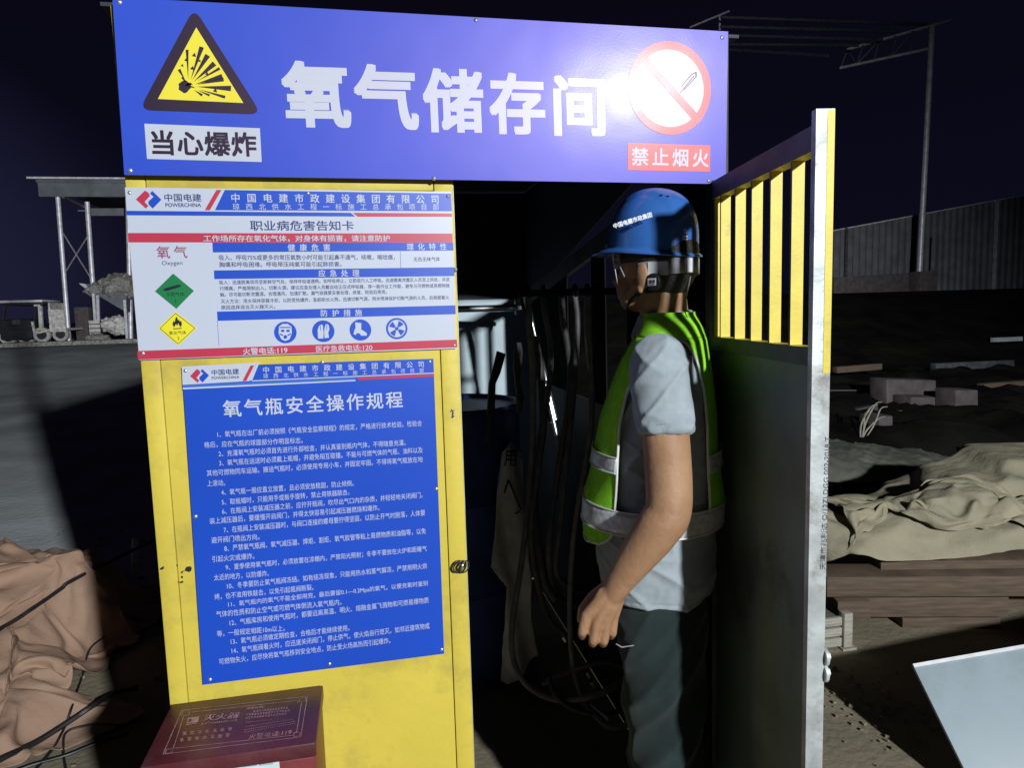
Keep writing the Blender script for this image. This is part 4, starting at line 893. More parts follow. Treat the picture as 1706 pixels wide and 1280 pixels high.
m = MB(); T(m, '氧气瓶安全操作规程', (314, 348), (1332, 293), 92, r1, spread=True, bold=.014, res=4); build(m, 'title_lettering', 's_white', s3)
R1 = (('1、氧气瓶在出厂前必须按照《气瓶安全监察规程》的规定，严格进行技术检验。检验合', 280, 492, 1443, 428), ('格后，应在气瓶的球面部分作明显标志。', 205, 552, 765, 525), ('2、充灌氧气瓶时必须首先进行外部检查，并认真鉴别瓶内气体，不得随意充灌。', 287, 602, 1350, 538), ('3、氧气瓶在运送时必须戴上瓶帽，并避免相互碰撞。不能与可燃气体的气瓶、油料以及', 290, 655, 1447, 580), ('其他可燃物同车运输。搬运气瓶时，必须使用专用小车，并固定牢固。不得将氧气瓶放在地', 220, 713, 1447, 633), ('上滚动。', 222, 770, 325, 766), ('4、氧气瓶一般应直立放置，且必须安放稳固，防止倾倒。', 302, 822, 1055, 769), ('5、取瓶帽时，只能用手或板手旋转，禁止用铁器敲击。', 305, 878, 1030, 820), ('6、在瓶阀上安装减压器之前，应拧开瓶阀，吹尽出气口内的杂质，并轻轻地关闭阀门。', 307, 930, 1447, 836))
R2 = (('装上减压器后，要缓慢开启阀门，并得太快容易引起减压器燃烧和爆炸。', 175, 103, 1180, 22), ('7、在瓶阀上安装减压器时，与阀口连接的螺母要拧得坚固，以防止开气时脱落，人体要', 258, 155, 1450, 52), ('避开阀门喷出方向。', 185, 216, 470, 194), ('8、严禁氧气瓶阀、氧气减压器、焊炬、割炬、氧气胶管等粘上易燃物质和油脂等，以免', 262, 265, 1455, 160), ('引起火灾或爆炸。', 190, 328, 440, 308), ('9、夏季使用氧气瓶时，必须放置在凉棚内，严禁阳光照射；冬季不要放在火炉和距暖气', 270, 378, 1460, 265), ('太近的地方，以防爆炸。', 200, 438, 525, 411), ('10、冬季要防止氧气瓶阀冻结。如有结冻现象，只能用热水和蒸气解冻，严禁用明火烘', 278, 488, 1462, 367), ('烤，也不准用铁敲击，以免引起瓶阀断裂。', 203, 552, 790, 494), ('11、氧气瓶内的氧气不能全部用完，最后要留0.1—0.2Mpa的氧气，以便充氧时鉴别', 285, 598, 1467, 471), ('气体的性质和防止空气或可燃气体倒流入氧气瓶内。', 213, 655, 955, 581), ('12、气瓶库房和使用气瓶时，都要远离高温、明火、熔融金属飞溅物和可燃易爆物质', 293, 706, 1472, 570), ('等，一般规定相距10m以上。', 218, 771, 620, 736), ('13、氧气瓶必须做定期检查，合格后才能继续使用。', 300, 817, 1003, 734), ('14、氧气瓶阀着火时，应迅速关闭阀门，停止供气，使火焰自行熄灭。如邻近建筑物或', 305, 871, 1477, 722), ('可燃物失火，应尽快将氧气瓶移到安全地点，防止受火场高热而引起爆炸。', 230, 936, 1245, 809))
m = MB()
for s, a, b, c, d_ in R1: T(m, s, (a, b), (c, d_), 35, r1)
for s, a, b, c, d_ in R2: T(m, s, (a, b), (c, d_), 37, r3)
build(m, 'body_lettering', 's_white', s3)
rivets([(309, 618), (537, 604), (716, 603), (326, 861), (727, 815), (350, 1133), (549, 1107), (736, 1083)], SY, s3)

# ================================================================== FIRE EXTINGUISHER BOX
BZ = .676
bc = [gz(281, 1172, BZ), gz(538, 1150, BZ), gz(527, 1233, BZ), gz(238, 1272, BZ)]
yb = -.010; x0 = -.441; x1 = -.137; yf = -.218
xb = thing('extinguisher_box', ((x0 + x1) / 2, -.11, 0), 'dark red metal fire extinguisher box in front of the yellow panel', 'box')
m = MB(); m.box(x0 + .004, x1 - .004, yf + .004, yb - .002, .0, BZ - .03); build(m, 'box_body', 'redbox', xb, bevel=.003)
m = MB(); m.box(x0, x1, yf, yb, BZ - .0285, BZ); lid = build(m, 'lid', 'redlid', xb, bevel=.003)
zl = lambda x, y: gz(230 + x / 5.331, 1150 + y / 5.331, BZ + .0006)
zl2 = lambda x, y: gz(230 + x / 5.331, 1150 + y / 5.331, BZ + .0009)
m = MB()
def line(pts, wd=.0013, close=True):
    P = [zl(*p) for p in pts]
    for i in range(len(P) if close else len(P) - 1):
        a, b = P[i], P[(i + 1) % len(P)]; dv = (b - a).normalized(); nn = Vector((-dv.y, dv.x, 0)) * wd / 2; m.poly([a - nn, b - nn, b + nn, a + nn] if True else 0)
line([(390, 183), (1503, 58), (1445, 420), (222, 573)])
line([(475, 200), (1420, 95), (1418, 118)], close=False); line([(405, 235), (305, 545)], close=False); line([(1452, 115), (1408, 378), (1375, 385)], close=False); line([(330, 520), (1370, 405)], close=False)
for bx in ([(400, 192), (460, 186), (448, 225), (388, 232)], [(1435, 78), (1490, 72), (1485, 100), (1432, 106)], [(1385, 385), (1440, 380), (1435, 410), (1380, 416)], [(255, 530), (310, 524), (298, 560), (240, 566)]): line(bx, .001)
build(m, 'frame_print', 'pinkprint', lid)
m = MB(); T(m, '灭火器', (582, 252), (900, 223), 52, zl, spread=True, bold=.01); T(m, 'EXTINGUISHER', (566, 302), (886, 270), 16, zl, bold=.01); T(m, '火警电话:119', (985, 418), (1362, 375), 44, zl); T(m, '使用说明：', (962, 168), (1120, 150), 22, zl, bold=.01)
m.poly([zl(430, 302), zl(530, 288), zl(545, 238), zl(445, 250)]); m.poly([zl(425, 315), zl(520, 302), zl(522, 295), zl(427, 309)]); build(m, 'lettering', 'pinkprint', lid)
m = MB(); m.poly([zl2(444, 288), zl2(470, 284), zl2(478, 256), zl2(452, 259)]); build(m, 'icon_inset', 'redlid', lid)
# worn print that cannot be read: short strokes
m = MB()
def blobs(a, b, n, h, fill=.7):
    for i in range(n):
        c = Vector(a).lerp(Vector(b), (i + .5) / n); wd = abs(b[0] - a[0]) / n * fill / 2
        for k in range(3):
            y = c.y + (k - 1) * h * .34 + random.uniform(-1, 1) * h * .08; w0 = wd * random.uniform(.55, 1); sl = (b[1] - a[1]) / (b[0] - a[0]); P = [(c.x - w0, y + h * .09 - sl * w0), (c.x + w0, y + h * .09 + sl * w0), (c.x + w0, y - h * .09 + sl * w0), (c.x - w0, y - h * .09 - sl * w0)]
            m.poly([zl(*p) for p in P])
        P = [(c.x - wd * .12, c.y + h * .5), (c.x + wd * .12, c.y + h * .5), (c.x + wd * .2, c.y - h * .5), (c.x - wd * .05, c.y - h * .5)]; m.poly([zl(*p) for p in P])
blobs((380, 392), (850, 345), 7, 30, .6); blobs((355, 448), (830, 400), 7, 30, .6); build(m, 'worn_print', 'pinkprint', lid); m = MB()
for a, b, n_ in (((1020, 193), (1335, 160), 13), ((955, 225), (1350, 182), 16), ((952, 252), (1320, 212), 15)): blobs(a, b, n_, 17, .8)
for a, b, n_ in (((955, 290), (1195, 265), 14), ((948, 330), (1380, 262), 22), ((940, 358), (1395, 280), 24), ((935, 378), (1400, 298), 24)): blobs(a, b, n_, 7, .8)
build(m, 'worn_print', 'pinkprint', lid)
zf = lambda x, y: at(x, y, yf + .0035 - .0012); zf2 = lambda x, y: at(x, y, yf + .0035 - .0018)
m = MB(); m.poly([at(334, 1330, yf + .0024), at(470, 1318, yf + .0024), at(464, 1259.5, yf + .0024), at(333, 1276, yf + .0024)]); pp = build(m, 'inspection_card', 'paper', xb)
m = MB(); T(m, '2023', (357, 1277.5), (376, 1275), 5, zf2, bold=.02); T(m, '2/023', (430, 1268.5), (450, 1266), 6, zf2, bold=.02); build(m, 'handwriting', 'ink', pp)
m = MB()
for p0, p1 in (((380, 1277), (402, 1274)), ((404, 1279), (428, 1276)), ((432, 1276), (455, 1273))): a, b = zf2(*p0), zf2(*p1); m.bar(a, b, .0025, .0004, up=(0, 1, 0))
build(m, 'form_print', 'cyanink', pp)

# ================================================================== INSIDE THE CAGE
def hose(pts, r, mat, label, name='gas_hose', grp='gas hoses hanging in the cage', cat='hose'):
    P = bez(pts, 12); m = MB(); m.tube(P, r, 10); return tag(build(m, name, mat, None, smooth=True, org=P[0]), label, cat, grp)
def A_(*l): return [at(*p) for p in l]
hose(A_((880, 492, .56), (882, 540, .55), (888, 640, .62), (884, 800, .65), (870, 930, .65), (852, 1060, .65), (868, 1130, .64), (920, 1165, .6), (990, 1160, .55), (1050, 1130, .6)), .010, 'rubber2', 'pale grey hose looping lowest in front of the white sack')
hose(A_((905, 492, .56), (908, 520, .55), (918, 600, .6), (900, 760, .6), (885, 900, .6), (910, 1020, .8), (945, 1062, .75)), .009, 'rubber', 'dark hose hanging left of the bright rods')
hose(A_((936, 492, .56), (938, 530, .545), (950, 640, .55), (925, 820, .55), (915, 930, .55), (935, 1000, .85), (1000, 1010, .8), (1060, 980, .8)), .010, 'rubber', 'dark hose sweeping right behind the worker hand')
hose(A_((958, 492, .56), (962, 540, .54), (955, 660, .5), (935, 860, .5), (930, 960, .55), (985, 985, .75), (1040, 960, .75)), .009, 'rubber', 'dark hose nearest the worker helmet brim')
hose(A_((978, 492, .56), (978, 560, .53), (985, 700, .5), (955, 900, .5), (950, 1060, .6), (965, 1150, .62), (1010, 1210, .5), (1060, 1205, .5)), .009, 'rubber2', 'hose dropping straight to the floor coil')
hose(A_((905, 1140, .7), (960, 1115, .62), (1015, 1105, .6), (1060, 1130, .65), (1040, 1180, .6), (980, 1190, .55), (930, 1165, .58), (915, 1130, .65)), .009, 'rubber', 'coil of dark hose on the cage floor')
hose(A_((895, 560, .7), (905, 700, .7), (890, 830, .7), (905, 960, .7), (925, 1000, .7)), .013, 'rubber', 'thick short hose against the back wall')
hr = thing('hose_rack', at(900, 490, .56), 'dark steel bar the hoses hang from inside the cage', 'rack')
m = MB(); a_ = at(868, 489, .56); b_ = Vector((.796, .56, a_.z)); m.bar(a_, b_, .02); build(m, 'rack_bar', 'soil', hr)
for px in (880, 905, 936, 958, 978):
    p = at(px, 489, .56); p.z = a_.z; m = MB(); m.tube([p + Vector((0, .018 * math.cos(t), .018 * math.sin(t) + .004)) for t in [2 * math.pi * i / 12 for i in range(13)]], .004, 6); build(m, 'hook', 'soil', hr)
def rod(a, b, r, label, mat='chrome', name='steel_rod', cat='rod', grp='bright rods leaning in the cage'):
    m = MB(); m.tube([a, a.lerp(b, .5), b], r, 10); return tag(build(m, name, mat, None, smooth=True, sharp=50, org=b), label, cat, grp)
rod(at(874, 487, 1.32), at(925, 700, 1.22), .012, 'brightest steel rod leaning inside the doorway')
rod(at(898, 595, 1.26), at(938, 772, 1.18), .009, 'thin steel rod beside the brightest rod')
rod(at(866, 489, 1.36), at(918, 705, 1.27), .007, 'thin rear steel rod behind the brightest rod', 'darksteel')
# horizontal tube with flange
tb_ = thing('flanged_tube', at(810, 514, 1.72), 'silver horizontal tube with a bolted end flange on the back wall', 'tube')
a, b = at(690, 517, 1.75), at(858, 513, 1.70); m = MB(); m.tube([a, b], .016, 14); build(m, 'tube', 'chrome', tb_, smooth=True, sharp=50)
dv = (b - a).normalized(); m = MB(); m.tube([b, b + dv * .01], .034, 16); build(m, 'flange', 'zinc', tb_, smooth=True, sharp=40); m = MB(); m.tube([b + dv * .01, b + dv * .03], .01, 6); build(m, 'bolt', 'rivet', tb_)
# tools silhouetted before the lit wall
def flat(name, pts, Y, dep, mat, label, cat, grp=None):
    P = [at(*p, Y) for p in pts]; c = P[0].copy(); m = MB(); m.prism(P, (0, dep, 0)); return tag(build(m, name, mat, None, bevel=.002, org=c), label, cat, grp)
flat('pry_bar', [(829, 585), (843, 590), (834, 622), (826, 640), (824, 700), (818, 740), (806, 740), (812, 690), (815, 640), (822, 615)], .93, .02, 'black', 'black bent pry bar standing against the lit wall', 'pry bar')
flat('hand_torch', [(859, 570), (869, 571), (873, 600), (866, 632), (873, 660), (870, 690), (862, 690), (860, 650), (856, 610)], .9, .016, 'rubber', 'grey cutting torch handle beside the lit wall', 'torch')
for i, (x, y, lb) in enumerate([(938, 1062, 'pale hose fitting at the end of the dark hose'), (950, 1085, 'pair of pale hose fittings left of the worker hand'), (918, 1128, 'small pale hose fitting low in the hose tangle'), (978, 1122, 'pale angled fitting above the floor coil'), (985, 1138, 'pale round fitting above the floor coil')]):
    p = at(x, y, .68); m = MB(); dvv = Vector((.4, -.3, -.8)).normalized(); m.tube([p, p + dvv * .016, p + dvv * .02], [.006, .006, .004], 8); tag(build(m, 'hose_fitting', 'brass', None, smooth=True, sharp=40, org=p), lb, 'fitting', 'hose fittings in the tangle')
rod(at(982, 1175, .6), at(1013, 1200, .5), .0045, 'short pale rod lying in the hose coil on the floor')
# hanging white sack
def cloth(name, outline, Y, mat, label, cat, dep=.006):
    P = [at(*p, Y) for p in outline]; c = P[0].copy()
    b = bmesh.new(); vs = [b.verts.new(p) for p in P]; b.faces.new(vs); bmesh.ops.triangulate(b, faces=b.faces[:])
    for _ in range(4): bmesh.ops.subdivide_edges(b, edges=[e for e in b.edges if e.calc_length() > .02], cuts=1, use_grid_fill=False); bmesh.ops.triangulate(b, faces=b.faces[:])
    m = MB(); m.add([v.co.copy() for v in b.verts], [tuple(v.index for v in f.verts) for f in (b.verts.index_update(), b.faces)[1]]); b.free()
    for i, p in enumerate(m.v): m.v[i] = p + Vector((0, .02 * math.sin(p.x * 60 + p.z * 9) + .02 * noise.noise(p * 9), 0))
    return tag(build(m, name, mat, None, smooth=True, sharp=180, solid=dep, org=c), label, cat)
sk = cloth('woven_sack', [(851, 736), (836, 752), (842, 770), (836, 800), (838, 842), (832, 880), (818, 945), (848, 952), (852, 985), (848, 1060), (838, 1110), (836, 1138), (848, 1146), (868, 1120), (896, 1092), (884, 1030), (876, 985), (874, 900), (872, 800), (873, 752)], .93, 'sack', 'dirty white woven sack with printed marks hanging in the cage', 'sack')
skp = lambda x, y: at(x, y, .893)
m = MB(); T(m, '用', (840, 764), (860, 764), 26, skp, bold=.01); m.bar(skp(847, 800), skp(868, 850), .006, .002, up=(0, 1, 0)); m.bar(skp(847, 800), skp(840, 822), .006, .002, up=(0, 1, 0)); m.bar(skp(867, 852), skp(858, 856), .006, .002, up=(0, 1, 0)); build(m, 'printed_mark', 'ink', sk)

# ================================================================== THE WORKER
WO = Vector((.655, .055, 0)); th = math.radians(21)
wf = Vector((-math.cos(th), math.sin(th), 0)); wl = Vector((-math.sin(th), -math.cos(th), 0))
def PW(a, b, z): return WO + wf * a + wl * b + Vector((0, 0, z))
PK = .944
def settle(p):
    z = p.z; zz = CC.z + (z - CC.z) * PK if z > .8 else z * (CC.z + (.8 - CC.z) * PK) / .8
    return Vector((PB.x + (p.x - WO.x) * PK, PB.y + (p.y - WO.y) * PK, zz))
PB = Vector((WO.x * PK, CC.y + (WO.y - CC.y) * PK, 0))
per = thing('person', (PB.x, PB.y, 0), 'man in blue hard hat and green safety vest standing in the cage doorway, arm hanging', 'person')
hh = math.radians(62); HO = Vector((.648, .056, 0)); hf = Vector((-math.cos(hh), math.sin(hh), 0)); hl = Vector((-math.sin(hh), -math.cos(hh), 0))
def PH(a, b, z): return HO + hf * a + hl * b + Vector((0, 0, z))
UZ = Vector((0, 0, 1))
TOR = [(.78, .128, .178, .0), (.85, .135, .182, 0), (.93, .138, .182, .006), (1.03, .146, .182, .004), (1.12, .137, .185, .0), (1.21, .127, .19, -.006), (1.29, .108, .19, -.014), (1.35, .092, .178, -.022), (1.39, .078, .155, -.03), (1.42, .064, .115, -.034), (1.445, .054, .075, -.03)]
def tor(z):
    for i in range(len(TOR) - 1):
        if z <= TOR[i + 1][0]:
            t = max(0, (z - TOR[i][0]) / (TOR[i + 1][0] - TOR[i][0])); return [TOR[i][k] + (TOR[i + 1][k] - TOR[i][k]) * t for k in (1, 2, 3)]
    return list(TOR[-1][1:])
def sup(c, e): return math.copysign(abs(c) ** e, c)
def TP(phi, z, off=0):
    a, b, a0 = tor(z); return PW(a0 + (a + off) * sup(math.cos(phi), .9), (b + off) * sup(math.sin(phi), .9), z)
# arm joints (world)
ARM = [Vector((.594, -.112, 1.345)), Vector((.592, -.148, 1.21)), Vector((.586, -.178, 1.060)), Vector((.560, -.178, 1.01)), Vector((.520, -.160, .945)), Vector((.490, -.143, .892))]
ARR = [.050, .049, .0475, .047, .039, .0300]
def loc(p): q = p - WO; return (q.dot(wf), q.dot(wl), q.z)
HAND = dict(
  knk=[(.420, -.128, .818), (.440, -.138, .807), (.461, -.136, .803), (.480, -.126, .806)],
  mid=[(.411, -.126, .784), (.431, -.138, .770), (.455, -.137, .766), (.478, -.128, .775)],
  tip=[(.418, -.104, .766), (.438, -.112, .752), (.461, -.112, .749), (.482, -.106, .759)],
  end=[(.427, -.092, .778), (.446, -.098, .766), (.467, -.098, .763), (.486, -.094, .771)])
def arm_parts(mb, mirror):
    f = (lambda p: PW(loc(p)[0] * (1 if not mirror else .6), -loc(p)[1] if mirror else loc(p)[1], loc(p)[2])) if mirror else (lambda p: Vector(p))
    V_ = lambda p: f(Vector(p))
    AP = bez(ARM, 8); AR = [p.x for p in bez([Vector((r, 0, 0)) for r in ARR], 8)]
    mb.tube([V_(p) for p in AP], AR, 40); mb.sph(V_(ARM[0]), ARR[0], 0, 30, 20); mb.sph(V_(ARM[-1]), ARR[-1], 0, 24, 16)
    mb.ell(V_(ARM[2]) + Vector((.017, .012, -.008)), (.030, 0, 0), (0, .03, 0), (0, 0, .04), 24, 16)
    wr = ARM[-1]
    for i in range(4):
        k = Vector(HAND['knk'][i]); base = wr + (k - wr) * .12
        mb.chain([V_(base), V_(base.lerp(k, .55)), V_(k)], [.019, .0165, .0122], 12)
        mb.chain([V_(HAND['knk'][i]), V_(HAND['mid'][i]), V_(HAND['tip'][i]), V_(HAND['end'][i])], [.0122, .0104 if i < 3 else .0092, .0094 if i < 3 else .0082, .0078], 20)
    mb.chain([V_(ARM[-2].lerp(wr, .5)), V_(wr), V_(wr.lerp(Vector((.45, -.128, .81)), .3))], [.034, .0305, .026], 28)
    mb.ell(V_(wr.lerp(Vector((.45, -.128, .81)), .55)), (.034, 0, 0), (0, .016, 0), (0, 0, .038), 14, 9)
    mb.chain([V_((.476, -.118, .872)), V_((.446, -.100, .846)), V_((.424, -.088, .815)), V_((.420, -.082, .790))], [.017, .0135, .0105, .0085], 12)
B = MB()
for mir in (False, True): arm_parts(B, mir)
# torso core, neck, head
B.loft([[PW(q[3] + (q[1] - .02) * math.cos(t), (q[2] - .02) * math.sin(t), q[0]) for t in [2 * math.pi * i / 32 for i in range(32)]] for q in TOR])
B.chain([PW(-.03, 0, 1.37), PW(-.025, 0, 1.43), PH(-.03, 0, 1.50), PH(-.03, 0, 1.54)], [.07, .056, .055, .06], 20)
B.chain([PW(-.03, .10, 1.385), PW(-.03, 0, 1.42), PW(-.03, -.10, 1.385)], [.04, .05, .04], 16)
B.ell(PH(-.012, 0, 1.588), hf * .094, hl * .075, UZ * .112, 28, 18)
B.ell(PH(.030, 0, 1.515), hf * .060, hl * .058, UZ * .062, 24, 14)
B.ell(PH(.052, 0, 1.478), hf * .030, hl * .036, UZ * .022, 18, 10)       # chin
for s in (-1, 1):
    B.ell(PH(.042, .036 * s, 1.535), hf * .032, hl * .024, UZ * .028, 16, 10)
    B.ell(PH(.068, .030 * s, 1.582), hf * .012, hl * .024, UZ * .008, 14, 8)
    B.chain([PH(-.012, .055 * s, 1.515), PH(.02, .05 * s, 1.485)], [.02, .018], 12)
    e = PH(-.040, .078 * s, 1.535)                                        # ear
    B.ell(e, hf * .018 - UZ * .004, hl * .009 * 1, UZ * .031 + hf * .004, 16, 10)
    B.ell(PH(-.034, .078 * s, 1.508), hf * .010, hl * .008, UZ * .013, 12, 8)
B.chain([PH(.078, 0, 1.575), PH(.092, 0, 1.55), PH(.104, 0, 1.532)], [.009, .011, .0135], 12)  # nose
for s in (-1, 1): B.ell(PH(.090, .012 * s, 1.529), hf * .010, hl * .008, UZ * .008, 10, 7)
B.ell(PH(.083, 0, 1.508), hf * .011, hl * .024, UZ * .006, 14, 8); B.ell(PH(.081, 0, 1.497), hf * .011, hl * .020, UZ * .006, 14, 8)
rb, nr = remesh(B, .0026, 9)
body = build(rb, 'body', 'skin', per, smooth=True, sharp=180)
for s in (-1, 1):
    m = MB(); m.ell(PH(.074, .031 * s, 1.566), hf * .010, hl * .013, UZ * .009, 16, 10); m.ell(PH(.0815, .031 * s, 1.566), hf * .004, hl * .006, UZ * .006, 10, 7, 1); build(m, 'eye', ['eye', 'black'], body, smooth=True)
# nails on the near hand
m = MB()
for i in range(4):
    p = Vector(HAND['tip'][i]).lerp(Vector(HAND['end'][i]), .55); m.ell(p + Vector((0, .006, -.004)), (.0045, 0, 0), (0, .003, 0), (0, 0, .005), 8, 6)
build(m, 'nails', 'skin', body, smooth=True)
# hair shell at the nape and temples
m = MB(); m.ell(PH(-.018, 0, 1.580), hf * .097, hl * .079, UZ * .108, 40, 26)
keep = MB(); idx = {}
def okp(p):
    q = p - HO; a, b, z = q.dot(hf), q.dot(hl), q.z
    return z > 1.478 - .35 * (a + .05) * (a < -.03) and (a < -.028 or (z > 1.565 and a < .03))
fs = [f for f in m.f if all(okp(m.v[i]) for i in f)]
keep.add(m.v, fs); build(keep, 'hair', 'hair', body, smooth=True, sharp=180, solid=.008)

# shirt
B = MB()
B.loft([[TP(t, z) for t in [2 * math.pi * i / 48 for i in range(48)]] for z in [.80 + i * .02 for i in range(33)]])
SL = [ARM[0] + Vector((.035, .055, .012)), ARM[0] + Vector((.004, .004, .004)), ARM[0].lerp(ARM[1], .5), ARM[0].lerp(ARM[1], 1.06)]
SR = [.050, .0585, .0605, .0575]
B.chain(SL[:3], SR[:3], 40); B.tube(SL[2:], SR[2:], 44)
def mirp(p): a, b, z = loc(p); return PW(a, -b, z)
B.chain([mirp(p) for p in SL[:3]], SR[:3], 22); B.tube([mirp(p) for p in SL[2:]], SR[2:], 24)
B.tube([PW(-.03, 0, 1.40), PW(-.026, 0, 1.452)], [.085, .062], 28)
rb, nr = remesh(B, .0042, 8)
def shirtfold(p):
    a, b, z = loc(p); ph = math.atan2(b, a)
    n1 = noise.noise(Vector((a * 6 + z * 5, b * 6 + z * 3, z * 9))); r1 = (1 - abs(n1) * 2.4)
    n2 = noise.noise(Vector((a * 16 + z * 6, b * 16, z * 12 + 3))); r2 = (1 - abs(n2) * 2.4)
    n3 = noise.noise(Vector((a * 9 - z * 14, b * 9 + z * 4, z * 5 + 7))); r3 = 1 - abs(n3) * 3.2
    d = .0028 * max(r1, 0) ** 2 + .0012 * max(r2, 0) ** 2 + .0042 * max(r3, 0) ** 2 * (.4 + .6 * sst(1.05, .85, z) + .6 * sst(.13, .2, b))
    if b > .12 and z > 1.1: d += .0052 * max(0, 1 - abs(noise.noise(Vector((a * 17 + z * 9, b * 9, z * 5 + 3)))) * 3.4) ** 1.5 - .002
    d += .007 * sst(1.0, .82, z) * math.sin(ph * 7 + 2 * noise.noise(Vector((0, 0, z * 6)))) * .5
    for zz in (.812,):
        if abs(z - zz) < .0035 and abs(b) < .22: d -= .0018
    return d
displace(rb, nr, shirtfold)
shirt = build(rb, 'shirt', 'shirt', per, smooth=True, sharp=180)
m = MB()
for p, rr, q in ((SL[3], .0578, SL[2]),):
    ax = (p - q).normalized(); c = p - ax * .016
    u = ax.cross(UZ).normalized(); v = ax.cross(u)
    m.tube([c + (u * math.cos(t) + v * math.sin(t)) * (rr + .0012) for t in [2 * math.pi * i / 40 for i in range(41)]], .0011, 6, cap=False)
build(m, 'sleeve_hem', 'greyband', shirt, smooth=True)

# trousers
B = MB()
def legrings(side):
    R = []
    sgn = 1 if side > 0 else -1; fw = .012 if side > 0 else -.035
    for z, a0, b0, ra, rbb in ((.86, 0, .07, .108, .095), (.78, -.004, .082, .112, .098), (.70, -.010, .088, .104, .094), (.60, -.018, .090, .094, .087), (.50, -.022, .092, .086, .08), (.40, -.028, .094, .083, .077), (.30, -.036, .096, .08, .074), (.18, -.042, .098, .076, .07), (.07, -.045, .10, .078, .07)):
        f = fw * sst(.85, .2, z); R.append([PW(a0 + f + ra * math.cos(t), sgn * b0 + rbb * math.sin(t), z) for t in [2 * math.pi * i / 30 for i in range(30)]])
    return R[::-1]
B.loft(legrings(1)); B.loft(legrings(-1))
B.loft([[PW(q * math.cos(t), bb * math.sin(t), z) for t in [2 * math.pi * i / 36 for i in range(36)]] for z, q, bb in ((.74, .10, .13), (.80, .118, .165), (.88, .118, .168), (.93, .112, .16))])
rb, nr = remesh(B, .0055, 8)
def trfold(p):
    a, b, z = loc(p)
    s = z * 1.0 + a * 1.1 + .35 * b; n0 = noise.noise(Vector((a * 3, b * 3, z * 3)))
    w1 = math.sin(s * 34 + 5 * n0 + 2.2 * noise.noise(Vector((a * 9, b * 5, z * 4)))); w2 = noise.noise(Vector((a * 14 + z * 9, b * 12, z * 7)))
    k = .5 + .5 * sst(.8, .45, z); rr = 1 - abs(noise.noise(Vector((s * 7, b * 6 - a * 2, z * 1.5 + a * 3)))) * 2.6; rq = 1 - abs(noise.noise(Vector((s * 15 + 4, b * 9, z * 2.5)))) * 2.8
    d = .016 * k * max(rr, 0) ** 2.2 + .008 * k * max(rq, 0) ** 2 + .004 * w1 * k + .003 * w2 - .008
    cr_ = math.exp(-((b - .16 - .1 * (a + .02)) / .012) ** 2) if b > 0 else 0
    return d
displace(rb, nr, trfold)
trs = build(rb, 'trousers', 'trousers', per, smooth=True, sharp=180)
m = MB(); P = [TP(math.radians(82), z, -.008) + wl * .004 for z in (.80, .74)]; 
p0 = at(1026, 1069, -.115); p1 = at(1036, 1074, -.115); p2 = at(1056, 1071, -.112)
m.tube([p0, p1, p2], [.0009, .0014, .0009], 6); build(m, 'phone_edge', 'greyband', per, smooth=True, label='thin pale edge of a phone held low')
# shoes
for sgn, fw in ((1, .012), (-1, -.035)):
    m = MB(); R = []
    for a, hw, hz in ((-.14, .028, .05), (-.12, .038, .085), (-.06, .042, .10), (.0, .042, .095), (.06, .046, .07), (.11, .042, .05), (.14, .026, .034)):
        R.append([PW(-.045 + fw + a + .03, sgn * .10 + hw * math.cos(t), .004 + hz * (.5 + .5 * math.sin(t))) for t in [2 * math.pi * i / 20 for i in range(20)]])
    m.loft(R); build(m, 'shoe', 'shoe', per, smooth=True, sharp=60)

# vest -------------------------------------------------
ZV0, ZBAND0, ZBAND1 = .925, .965, 1.022
def edge_f(z):
    base = math.radians(52 + 6 * sst(1.3, 1.02, z))
    if z < 1.26: return base
    t = (z - 1.26) / (1.398 - 1.26); t = min(1, t); return base + (math.pi / 2 - base) * (1 - math.sqrt(max(0, 1 - t ** 2.2)))
def edge_b(z):
    base = math.radians(134)
    if z < 1.26: return base
    t = (z - 1.26) / (1.398 - 1.26); t = min(1, t); return base + (math.pi / 2 - base) * (1 - math.sqrt(max(0, 1 - t ** 2.2)))
def open_f(z): return math.radians(3 + 30 * sst(1.24, 1.44, z))
def voff(phi, z):
    o = .0085 + .020 * sst(1.10, .95, z) * max(0, math.cos(phi)) ** 2 + .006 * sst(1.15, 1.0, z) * (1 if math.cos(phi) < 0 else 0)
    return o + .0022 * math.sin(phi * 5 + z * 13) * sst(1.45, 1.3, z)
def VP(phi, z, s=1, extra=0): return TP(phi * s, z, voff(phi, z) + extra)
vest = None; parts_tape = []; pip = []
m = MB()
for s in (1, -1):
    # front panel incl. rounded lower flap
    rows = []
    zs = [ZV0 + (1.398 - ZV0) * i / 50 for i in range(51)]
    for z in zs:
        f0, f1 = open_f(z), edge_f(z)
        if z < ZV0 + .07:
            t = (z - ZV0) / .07; k = math.sqrt(max(0, 1 - (1 - t) ** 2)); f1 = f0 + (f1 - f0) * (.35 + .65 * k)
        rows.append([VP(f0 + (f1 - f0) * i / 14, z, s) for i in range(15)])
    m.grid(rows if s > 0 else [list(reversed(r)) for r in rows])
    pip.append([r[-1] for r in rows]); pip.append([rows[0][i] for i in range(15)])
    rows = []
    for z in [ZBAND0 + (1.398 - ZBAND0) * i / 46 for i in range(47)]:
        f0, f1 = edge_b(z), math.pi
        rows.append([VP(f0 + (f1 - f0) * i / 12, z, s) for i in range(13)])
    m.grid(rows if s > 0 else [list(reversed(r)) for r in rows]); pip.append([r[0] for r in rows])
    rows = []
    for z in [1.398 + .054 * i / 10 for i in range(11)]:
        f0 = open_f(z); rows.append([VP(f0 + (math.pi - f0) * i / 26, z, s) for i in range(27)])
    m.grid(rows if s > 0 else [list(reversed(r)) for r in rows])
vest = build(m, 'safety_vest', 'vest', per, smooth=True, sharp=180, solid=.0025)
